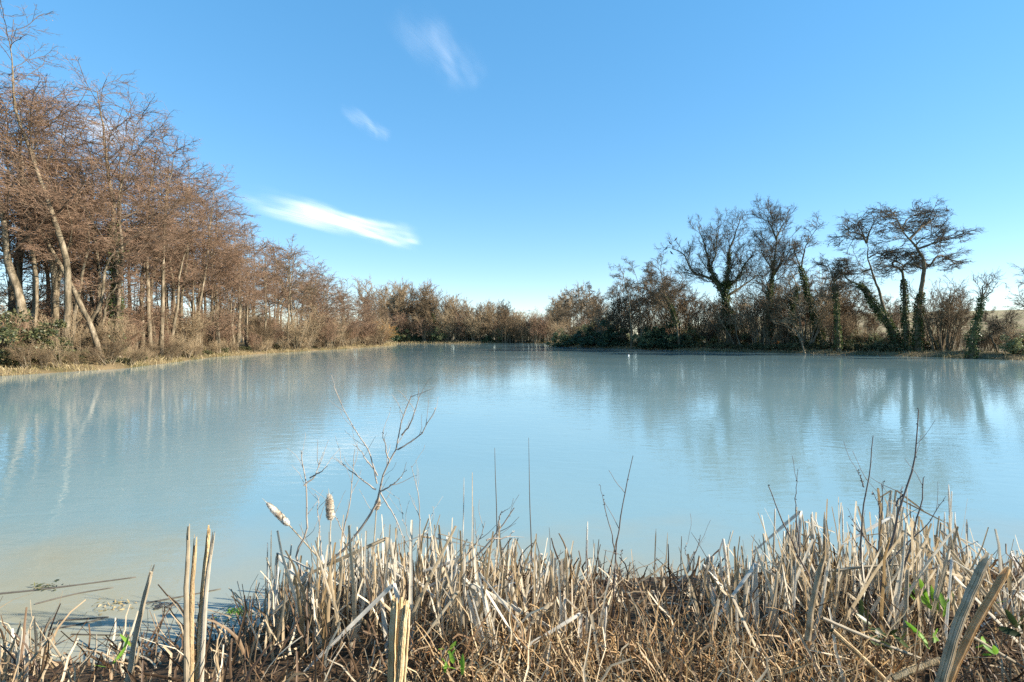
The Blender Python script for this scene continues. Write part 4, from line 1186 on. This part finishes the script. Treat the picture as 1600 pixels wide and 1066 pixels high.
# the single stems one can point to
hero = 0
for pts, r0, r1, Yd, lab in (
        ([(292, 1085), (291, 937), (295, 817)], .016, .008, 2.45, 'leftmost and straightest of the four tall reed blades'),
        ([(298, 1085), (300, 937), (306, 834)], .017, .010, 2.55, 'darker reed blade second from left in the tall group of four'),
        ([(308, 1085), (316, 937), (328, 820)], .017, .009, 2.5, 'tall reed blade leaning right with a pointed dark tip in the group of four'),
        ([(313, 1085), (322, 925), (334, 830)], .014, .009, 2.48, 'rightmost pale tipped reed blade of the group of four'),
        ([(196, 1085), (216, 975), (241, 878)], .015, .012, 2.6, 'lone pale flat reed blade slanting right over the shallow water'),
        ([(610, 1090), (613, 1000), (617, 930)], .016, .014, 1.85, 'left stalk of the thick cut reed bundle in the middle'),
        ([(616, 1090), (622, 1000), (627, 926)], .014, .013, 1.87, 'tallest stalk at the back of the thick cut reed bundle'),
        ([(622, 1090), (629, 1000), (635, 934)], .015, .013, 1.83, 'middle stalk at the front of the thick cut reed bundle'),
        ([(628, 1090), (634, 1010), (639, 946)], .011, .010, 1.86, 'thin right stalk of the thick cut reed bundle'),
        ([(1465, 1085), (1500, 968), (1546, 862)], .021, .019, 2.05, 'thickest grey brown stalk leaning right near the wooden board'),
        ([(1474, 1085), (1519, 985), (1576, 886)], .017, .015, 2.1, 'orange brown stalk crossing in front of the thickest leaning stalk'),
        ([(1262, 1000), (1270, 940), (1288, 862)], .016, .013, 2.6, 'grey weathered stalk leaning right in front of the right reeds'),
        ([(1414, 1000), (1416, 930), (1418, 885)], .013, .010, 2.9, 'white bleached upright blade among the right reeds'),
        ([(895, 1040), (888, 955), (884, 858)], .012, .009, 3.2, 'pale straight blade standing out of the central reeds'),
        ([(1285, 966), (1340, 990), (1440, 1030)], .010, .009, 2.7, 'long white fallen stalk slanting down right across the litter'),
        ([(1300, 985), (1350, 1030), (1395, 1075)], .013, .012, 2.5, 'dark banded fallen stalk running out at the bottom edge'),
        ([(1300, 892), (1350, 886), (1408, 882)], .011, .009, 3.3, 'white broken blade lying level across the right reeds'),
        ([(1510, 990), (1560, 1020), (1610, 1050)], .009, .008, 2.6, 'pale fallen stalk on the bank above the wooden board'),
        ([(1395, 1060), (1430, 1045), (1470, 1030)], .016, .015, 2.4, 'short grey flattened blade lying beside the thick leaning stalk'),
        ([(662, 893), (700, 880), (728, 866)], .013, .010, 3.7, 'broad pale blade lying bent over in the central reeds')):
    hero += 1
    stem_obj('tall_reed', [at(px, py, Yd) for px, py in pts], r0, r1, M['backlit_stalk' if 'orange' in lab else 'grey_stalk' if 'leaning right near' in lab or 'weathered' in lab else 'old_stalk' if ('grey' in lab or 'darker' in lab or 'banded' in lab) else 'gold_stalk' if ('bundle' in lab or 'orange' in lab or 'leaning right' in lab) else 'reed'], lab, 'reed', 'single reed blades of the near bank', flat=(1, 0.75), seed=hero, sides=10)
for pts, r0, r1, Yd, lab in (
        ([(777, 900), (776, 800), (774, 745), (773, 700)], .006, .0018, 4.0, 'thin dark rush stalk standing tall left of the centre'),
        ([(832, 890), (828, 790), (826, 684)], .005, .0015, 4.0, 'thinnest straight rush stalk rising over the open water'),
        ([(1066, 930), (1064, 880), (1065, 838)], .005, .003, 4.0, 'short dark rush stalk in the gap of the reeds')):
    hero += 1
    stem_obj('bog_rush', [at(px, py, Yd) for px, py in pts], r0, r1, M['dark_stick'], lab, 'reed', None, flat=(1, 1), seed=hero)

# seed heads
def seed_head(head, stem, Yd, r, label, seed):
    a, b = at(*head[0], Yd), at(*head[1], Yd)
    S = [b] + [at(px, py, Yd) for px, py in stem]
    t = thing('bulrush', S[-1], label, 'bulrush', 'bulrush seed heads of the near bank')
    rng = np.random.default_rng(seed)
    mb = MB(); P = catmull(S[::-1], 12); mb.tubes(P, np.linspace(.0065, .0045, 12), 6)
    mb.build('stem', M['reed'], t, S[-1])
    n = 22; s = np.linspace(0, 1, n)
    P = b + (a - b) * s[:, None]
    prof = np.minimum(1, np.sqrt(np.clip(s * 7, 0, 1))) * np.minimum(1, np.sqrt(np.clip((1 - s) * 3.0, 0, 1)))
    mb = MB()
    mb.tubes(P, r * (0.15 + 0.85 * prof) * (1 + 0.13 * rng.normal(size=n)), 12)
    m = 2600                                             # loose down standing out from the head
    k = rng.random(m); c = b + (a - b) * k[:, None]
    ax = nrm(a - b)
    q = rng.normal(size=(m, 3)); q = nrm(q - (q @ ax)[:, None] * ax)
    pr = np.interp(k, s, prof)
    mb.leaves(c + q * (r * 0.85 * pr)[:, None], q + rng.normal(size=q.shape) * 0.6, rng.normal(size=q.shape), r * (0.2 + 0.35 * rng.random(m)), np.full(m, r * 0.035))
    mb.build('seed_head', M['seed_fluff'], t, S[-1])
    mb = MB(); mb.tubes(catmull([a - (a - b) * 0.05, a + (a - b) * 0.12, a + (a - b) * 0.22], 5), np.linspace(.003, .0008, 5), 5)
    mb.build('tip', M['reed'], t, S[-1])
seed_head(((417, 786), (452, 821)), [(480, 852), (505, 882), (530, 930)], 3.7, 0.022, 'bulrush tilted left with a smooth pale seed head', 1)
seed_head(((514, 772), (517, 813)), [(516, 840), (518, 880), (520, 940)], 3.7, 0.027, 'upright bulrush with a ragged brown and white seed head', 2)
seed_head(((592, 778), (588, 797)), [(585, 840), (582, 880), (580, 940)], 3.8, 0.018, 'bulrush with a burst fluffy white seed head beside the sapling', 3)

# bare saplings
def sapling(label, Yd, stems, mat, r0, seed, twigs=3):
    rng = np.random.default_rng(seed)
    base = at(*stems[0][0], Yd)
    t = thing('bare_sapling', base, label, 'sapling', None)
    Ps, Rs = [], []
    for k, pts in enumerate(stems):
        e = rng.normal() * 0.12
        P = catmull([at(px, py, Yd + (e * i / (len(pts) - 1) if k else 0)) for i, (px, py) in enumerate(pts)], 16)
        P = P + np.cumsum(rng.normal(size=P.shape), 0) * 0.0035
        r = r0 if k == 0 else r0 * 0.55
        r *= 1.2
        Ps.append(P); Rs.append(np.linspace(r, r * 0.28, 16) * (1 + 0.12 * (rng.random(16) > 0.75)))
    P, R = np.stack(Ps), np.stack(Rs)
    mb = MB(); mb.tubes(P[:1], R[:1], 7)
    mb.build('stem', mat, t, base)
    mb = MB()
    if len(P) > 1:
        mb.tubes(P[1:], R[1:], 6)
    if twigs:
        P2, R2 = grow(rng, P, R, twigs, 0.35, 38, length=0.16, npts=6, rr=0.5, wig=0.14, up=0.06, shape=0.4, rfix=0.0022, tip=0.5)
        mb.tubes(P2, np.maximum(R2, 0.0012), 4)
    m = 10 * len(P)                                     # buds
    i = rng.integers(4, 16, m); b = rng.integers(0, len(P), m)
    mb.leaves(P[b, i], rng.normal(size=(m, 3)) + [0, 0, 0.8], rng.normal(size=(m, 3)), np.full(m, 0.014), np.full(m, 0.004))
    mb.build('branches', mat, t, base)
sapling('pale many branched sapling reaching highest above the left reeds', 3.7,
        [[(483, 897), (531, 862), (575, 805), (590, 770), (597, 740), (618, 700), (627, 661), (645, 617)], [(627, 679), (640, 661), (650, 625), (658, 602)], [(621, 703), (658, 679), (672, 660), (684, 641)],
         [(590, 756), (575, 705), (549, 661), (522, 600)], [(588, 764), (553, 735), (531, 716)], [(594, 770), (615, 755), (632, 735)], [(592, 766), (618, 810), (636, 858)], [(590, 745), (566, 715), (553, 702)], [(607, 722), (600, 690), (598, 676)]],
        M['pale_sapling'], .009, 1, 4)
sapling('pale crooked sapling at the left end of the reeds', 3.6, [[(483, 950), (466, 885), (461, 862), (476, 827), (476, 757), (470, 725), (468, 700)], [(476, 757), (494, 740), (505, 707)], [(484, 748), (500, 738), (514, 729)], [(500, 867), (494, 784), (489, 770)]], M['pale_sapling'], .008, 2, 3)
sapling('thin upright sapling behind the ragged bulrush', 4.0, [[(532, 900), (537, 845), (549, 784), (552, 740), (555, 700)], [(540, 840), (520, 800), (508, 770)]], M['pale_sapling'], .006, 3, 3)
sapling('thin sapling with short side twigs right of the tallest pale one', 4.0, [[(660, 890), (658, 845), (658, 784), (647, 731)], [(640, 858), (632, 820), (620, 775)], [(662, 850), (672, 815), (677, 795)]], M['pale_sapling'], .005, 4, 3)
sapling('thick grey sapling bending right over the central reeds', 3.5, [[(640, 945), (662, 923), (728, 880), (771, 836), (804, 786)], [(776, 832), (784, 805), (790, 790)], [(760, 845), (790, 838), (800, 828)], [(700, 898), (740, 850), (752, 815)]], M['pale_sapling'], .010, 5, 3)
sapling('tallest dark sapling curving up over the right reeds', 3.4, [[(1364, 992), (1372, 912), (1388, 840), (1400, 792), (1412, 756), (1426, 700), (1432, 640)], [(1380, 870), (1350, 830), (1335, 800)], [(1400, 792), (1404, 770), (1402, 760)]], M['sapling'], .009, 6, 2)
sapling('dark forked sapling left of the tallest right hand one', 3.3, [[(1372, 1000), (1358, 936), (1346, 880), (1347, 800), (1356, 728), (1361, 672)], [(1350, 760), (1347, 740), (1348, 732)], [(1372, 860), (1374, 800), (1374, 744)], [(1374, 810), (1362, 775), (1356, 762)]], M['sapling'], .007, 7, 1)
sapling('dark sapling slanting right beside the tall right reed cluster', 3.3, [[(1395, 1000), (1400, 968), (1412, 896), (1434, 836), (1446, 792), (1450, 746)], [(1384, 885), (1440, 832), (1462, 800), (1476, 776)], [(1412, 900), (1480, 880), (1524, 848)]], M['sapling'], .008, 8, 1)
sapling('dark sapling slanting left across the right reeds', 3.2, [[(1306, 985), (1290, 950), (1260, 896), (1235, 840), (1216, 796), (1203, 756)], [(1250, 870), (1249, 800), (1251, 736)]], M['sapling'], .007, 9, 1)
sapling('thin dark sapling over the gap in the middle of the reeds', 3.4, [[(957, 995), (960, 910), (962, 865), (975, 790), (991, 712)], [(961, 865), (955, 820), (938, 760)], [(969, 900), (972, 870), (977, 850)]], M['sapling'], .006, 10, 1)
sapling('small dark twig leaning right at the edge of the reed gap', 3.5, [[(1048, 946), (1062, 910), (1076, 880), (1093, 832)], [(1076, 880), (1070, 860), (1072, 845)]], M['sapling'], .005, 11, 1)

# sticks and weed on the water by the near bank
for k, (pts, r, lab) in enumerate((
        ([(-10, 929), (75, 920), (212, 902)], .009, 'longest dark stick floating on the water at the left'),
        ([(55, 944), (119, 928), (177, 918)], .007, 'thin forked stick floating just below the longest stick'),
        ([(91, 970), (130, 967), (170, 964)], .007, 'dark stick floating level near the left bank'),
        ([(78, 984), (125, 975), (162, 966)], .007, 'stick with a broken end floating close to the left corner reeds'),
        ([(230, 942), (290, 931), (345, 920)], .007, 'dark stick lying in the shallows behind the tall reed blades'),
        ([(112, 991), (160, 992), (212, 992)], .005, 'thin stick lying in the shallow water close to the bank'))):
    P = [onplane(px, py, 0.004) for px, py in pts]
    t = stem_obj('floating_stick', P, r, r * 0.6, M['dark_stick'], lab, 'stick', 'sticks on the water', flat=(1, 1), seed=k)
def weed(px, py, r, label, mat, seed):
    rng = np.random.default_rng(seed)
    c = onplane(px, py, 0.0)
    n = 70
    p = rng.normal(size=(n, 3)) * [r, r * 0.6, 0.004]; p[:, 2] = np.abs(p[:, 2])
    mb = MB(); D = rng.normal(size=(n, 3)) * [1, 1, 0.25]
    mb.leaves(c + p, D, np.array([[0, 0, 1.0]]) + rng.normal(size=(n, 3)) * 0.3, 0.02 + 0.035 * rng.random(n), 0.005 + 0.006 * rng.random(n))
    return tag(mb.build('water_weed', mat, None, c), label, 'water weed', None, 'stuff')
weed(68, 917, .07, 'green weed caught on the longest floating stick', M['bramble'], 1)
weed(180, 947, .09, 'pale weed under the water beside the lone pale blade', M['bank_grass'], 2)
weed(255, 948, .06, 'dark rotten clump at the water edge near the four tall blades', M['dark_stick'], 3)
weed(368, 958, .06, 'bright green weed in the shallows left of the reeds', M['fresh_green'], 4)
weed(970, 897, .07, 'dark twig clump standing in the water in the reed gap', M['dark_stick'], 5)

# green plants growing through the reeds
def green_plant(px, py, Yd, n, ln, w, label, seed, mat='fresh_green', up=1.2):
    rng = np.random.default_rng(seed)
    b = at(px, py, Yd)
    D = nrm(rng.normal(size=(n, 3)) * [0.5, 0.5, 0.2] + [0, 0, up])
    p = b + rng.normal(size=(n, 3)) * [0.05, 0.05, 0.01]
    L = ln * (0.6 + 0.6 * rng.random(n))
    s = np.linspace(0, 1, 6)
    P = p[:, None] + D[:, None] * (L[:, None] * s)[..., None] + (rng.normal(size=(n, 1, 3)) * 0.12 * (L[:, None, None] * (s ** 2)[None, :, None]))
    W = w * (0.7 + 0.5 * rng.random(n))[:, None] * (np.sin(np.clip(s * 0.95 + 0.06, 0, 1) * math.pi) ** 0.6)[None]
    a = rng.uniform(-0.7, 0.7, n)
    mb = MB(); mb.strips(P, W, np.stack([np.cos(a), np.sin(a), a * 0], 1), fold=0.25)
    return tag(mb.build('green_plant', M[mat], None, b), label, 'plant', None)
green_plant(1445, 945, 3.2, 3, .17, .012, 'upright bright green leaf behind the dark sapling stems', 1)
green_plant(1470, 960, 3.1, 4, .17, .016, 'broad glowing green leaves left of the thick leaning stalk', 2)
green_plant(1488, 950, 3.2, 3, .16, .009, 'narrow green leaf pair touching the thick leaning stalk', 3)
green_plant(1358, 968, 3.0, 4, .10, .02, 'small dark green leaves at the foot of the forked sapling', 4, 'ivy', .5)
green_plant(1545, 1012, 2.6, 7, .07, .014, 'small green leaves low on the bank above the wooden board', 5, up=.4)
green_plant(1455, 1000, 2.7, 7, .08, .014, 'green leaf rosette in the litter beside the thick stalk', 6, up=.4)
green_plant(720, 1045, 2.5, 8, .07, .010, 'bright green seedling low in the middle of the litter', 7, up=.5)
green_plant(705, 1012, 2.7, 5, .06, .008, 'tiny green shoot among the central reed bases', 8, up=.6)
green_plant(180, 1035, 2.8, 4, .10, .009, 'green shoots near the lone pale blade', 9, up=.6)
green_plant(1590, 985, 2.8, 8, .10, .02, 'dark green bramble leaves at the right edge of the bank', 10, 'ivy', .5)
green_plant(1390, 1000, 2.8, 8, .09, .022, 'dark green leaves in shade between the sapling feet', 11, 'ivy', .3)

# the corner of a board at the bottom right
def board():
    import bmesh
    bm = bmesh.new()
    bmesh.ops.create_cube(bm, size=1.0)
    for v in bm.verts:
        v.co = Vector((v.co.x * 0.9, v.co.y * 0.16, v.co.z * 0.045))
    bmesh.ops.bevel(bm, geom=list(bm.edges), offset=0.006, segments=2, affect='EDGES')
    me = bpy.data.meshes.new('wooden_board'); bm.to_mesh(me); bm.free()
    me.materials.append(M['plank'])
    o = bpy.data.objects.new('wooden_board', me); COL.objects.link(o)
    c = at(1640, 1072, 2.4)
    o.location = (c[0] + 0.08, c[1] - 0.0, c[2])
    o.rotation_euler = (radians(8), radians(-6), radians(48))
    tag(o, 'pale wooden board cut off in the bottom right corner', 'board')
board()

# birds in the great oak, a white float, the far pylon
def bird(px, py, Yd, label, seed, flip=1):
    c = at(px, py, Yd)
    t = thing('perched_bird', c, label, 'bird', 'birds perched in the great oak')
    d = np.array([0.8 * flip, 0.2, 0])
    P = np.array([[-.30, 0, -.16], [-.2, 0, -.1], [-.1, 0, -.02], [0, 0, .08], [.07, 0, .18], [.1, 0, .25], [.13, 0, .30], [.18, 0, .31], [.23, 0, .30]])
    R = np.array([.02, .035, .075, .1, .085, .055, .06, .035, .004])
    P[:, 0] *= flip
    mb = MB(); mb.tubes(P + c, R, 8); mb.tubes(np.array([[[-.02, -.03, 0], [0, -.03, -.12]], [[-.02, .03, 0], [0, .03, -.12]]]) + c, np.full((2, 2), .009), 4)
    mb.build('body', M['feather'], t, c)
bird(1041, 389, 71.5, 'leftmost dark bird perched at the tip of the oak limb', 1)
bird(1047, 381, 71.5, 'dark bird perched just above the leftmost bird', 2, -1)
bird(1056, 375, 71.5, 'topmost dark bird on a twig of the oak limb', 3)
bird(1049, 396, 71.5, 'lowest dark bird on the underside of the oak limb', 4, -1)
c = onplane(982, 556, 0.0)
mb = MB(); mb.tubes(np.array([[0, 0, -.05], [0, 0, 0], [0, 0, .06], [0, 0, .1], [0, 0, .12]]) + c, np.array([.04, .07, .08, .05, .01]), 10)
tag(mb.build('float', M['white'], None, c), 'small white float on the water off the evergreen bushes', 'float')
def pylon():
    Yd = 900
    b = at(827, 522, Yd); x = b[0]; z0 = h1(x, Yd); top = CH + (HZ - 483) / F * Yd
    t = thing('pylon', (x, Yd, z0), 'tiny electricity pylon on the horizon above the far channel', 'pylon')
    o = np.array([x, Yd, z0])
    H = top - z0
    mb = MB()
    for sx in (-1, 1):
        for sy in (-1, 1):
            mb.tubes(np.array([[x + sx * 4, Yd + sy * 4, z0], [x + sx * 1.2, Yd + sy * 1.2, z0 + H * .6], [x, Yd, top]]), np.array([.4, .3, .2]), 4)
    for k in range(6):
        f = 4 - 2.8 * k / 6; f2 = 4 - 2.8 * (k + 1) / 6; za, zb = z0 + H * .1 * k, z0 + H * .1 * (k + 1)
        mb.tubes(np.array([[x - f, Yd, za], [x + f2, Yd, zb]]), np.array([.2, .2]), 4); mb.tubes(np.array([[x + f, Yd, za], [x - f2, Yd, zb]]), np.array([.2, .2]), 4)
    mb.build('tower', M['steel'], t, o)
    mb = MB()
    for zz, w in ((.68, 7), (.8, 8), (.92, 6)):
        mb.tubes(np.array([[x - w, Yd, z0 + H * zz], [x, Yd, z0 + H * (zz + .03)], [x + w, Yd, z0 + H * zz]]), np.array([.2, .4, .2]), 4)
    mb.build('cross_arm', M['steel'], t, o)
pylon()

# ------------------------------------------------------------------ labels of the repeats, told apart by the plants one can find beside them
ORD = ('first', 'second', 'third', 'fourth', 'fifth', 'sixth', 'seventh', 'eighth', 'ninth', 'tenth', 'eleventh', 'twelfth', 'thirteenth', 'fourteenth', 'fifteenth', 'sixteenth', 'seventeenth', 'eighteenth', 'nineteenth', 'twentieth')
LEFT_A = ((44, 'the thick leaning edge trunk'), (98, 'the tallest left alder'), (182, 'the ivy covered alder'), (252, 'the tall straight alder'), (304, 'the pale forked alder'), (583, 'the orange osier bush'))
FAR_A = ((583, 'the orange osier bush'), (683, 'the tall pale green bush'), (789, 'the rounded dome oak'), (872, 'the channel mouth tree'))
RIGHT_A = ((920, 'the dark spreading tree'), (990, 'the two thin dark stems'), (1060, 'the bushy alder'), (1140, 'the great oak'), (1200, 'the tall upright oak'), (1287, 'the leaning tree'), (1311, 'the tufted upright tree'), (1404, 'the far leaning ivy trunk'), (1434, 'the tallest umbrella alder'), (1517, 'the pollard stump'))
def relabel(group, noun, anchors):
    buckets = {}
    for o in COL.objects:
        if o.parent is None and o.get('group') == group:
            px = 800 + F * o.location.x / o.location.y
            a = min(anchors, key=lambda t: abs(t[0] - px))
            buckets.setdefault((a[1], 'left' if px < a[0] else 'right'), []).append((abs(px - a[0]), o))
    for (a, side), lst in buckets.items():
        lst.sort(key=lambda t: t[0])
        for k, (_, o) in enumerate(lst):
            if k < len(ORD):
                o['label'] = f'{ORD[k]} {noun} to the {side} of {a}'
relabel('alders along the left bank', 'bare front row alder', LEFT_A)
relabel('tall alders behind the nearest left trunks', 'tall bare background alder', LEFT_A)
relabel('young alders along the left water edge', 'many stemmed young alder', LEFT_A)
relabel('brambles along the left bank', 'low green bramble mound', LEFT_A)
relabel('bare shrubs along the left bank', 'bare twiggy shrub', LEFT_A)
relabel('trees along the far shore', 'bare brown tree', FAR_A)
relabel('bare shrubs along the far shore', 'bare waterside shrub', FAR_A)
relabel('olive bushes of the right bank', 'olive green bush', RIGHT_A)
relabel('slender trees of the right bank belt', 'slender bare tree', RIGHT_A)
relabel('bare shrubs along the right bank', 'bare bank shrub', RIGHT_A)
relabel('brambles along the right bank', 'low bramble mound', RIGHT_A)
relabel('pale shrubs behind the right bank', 'pale field edge shrub', RIGHT_A)
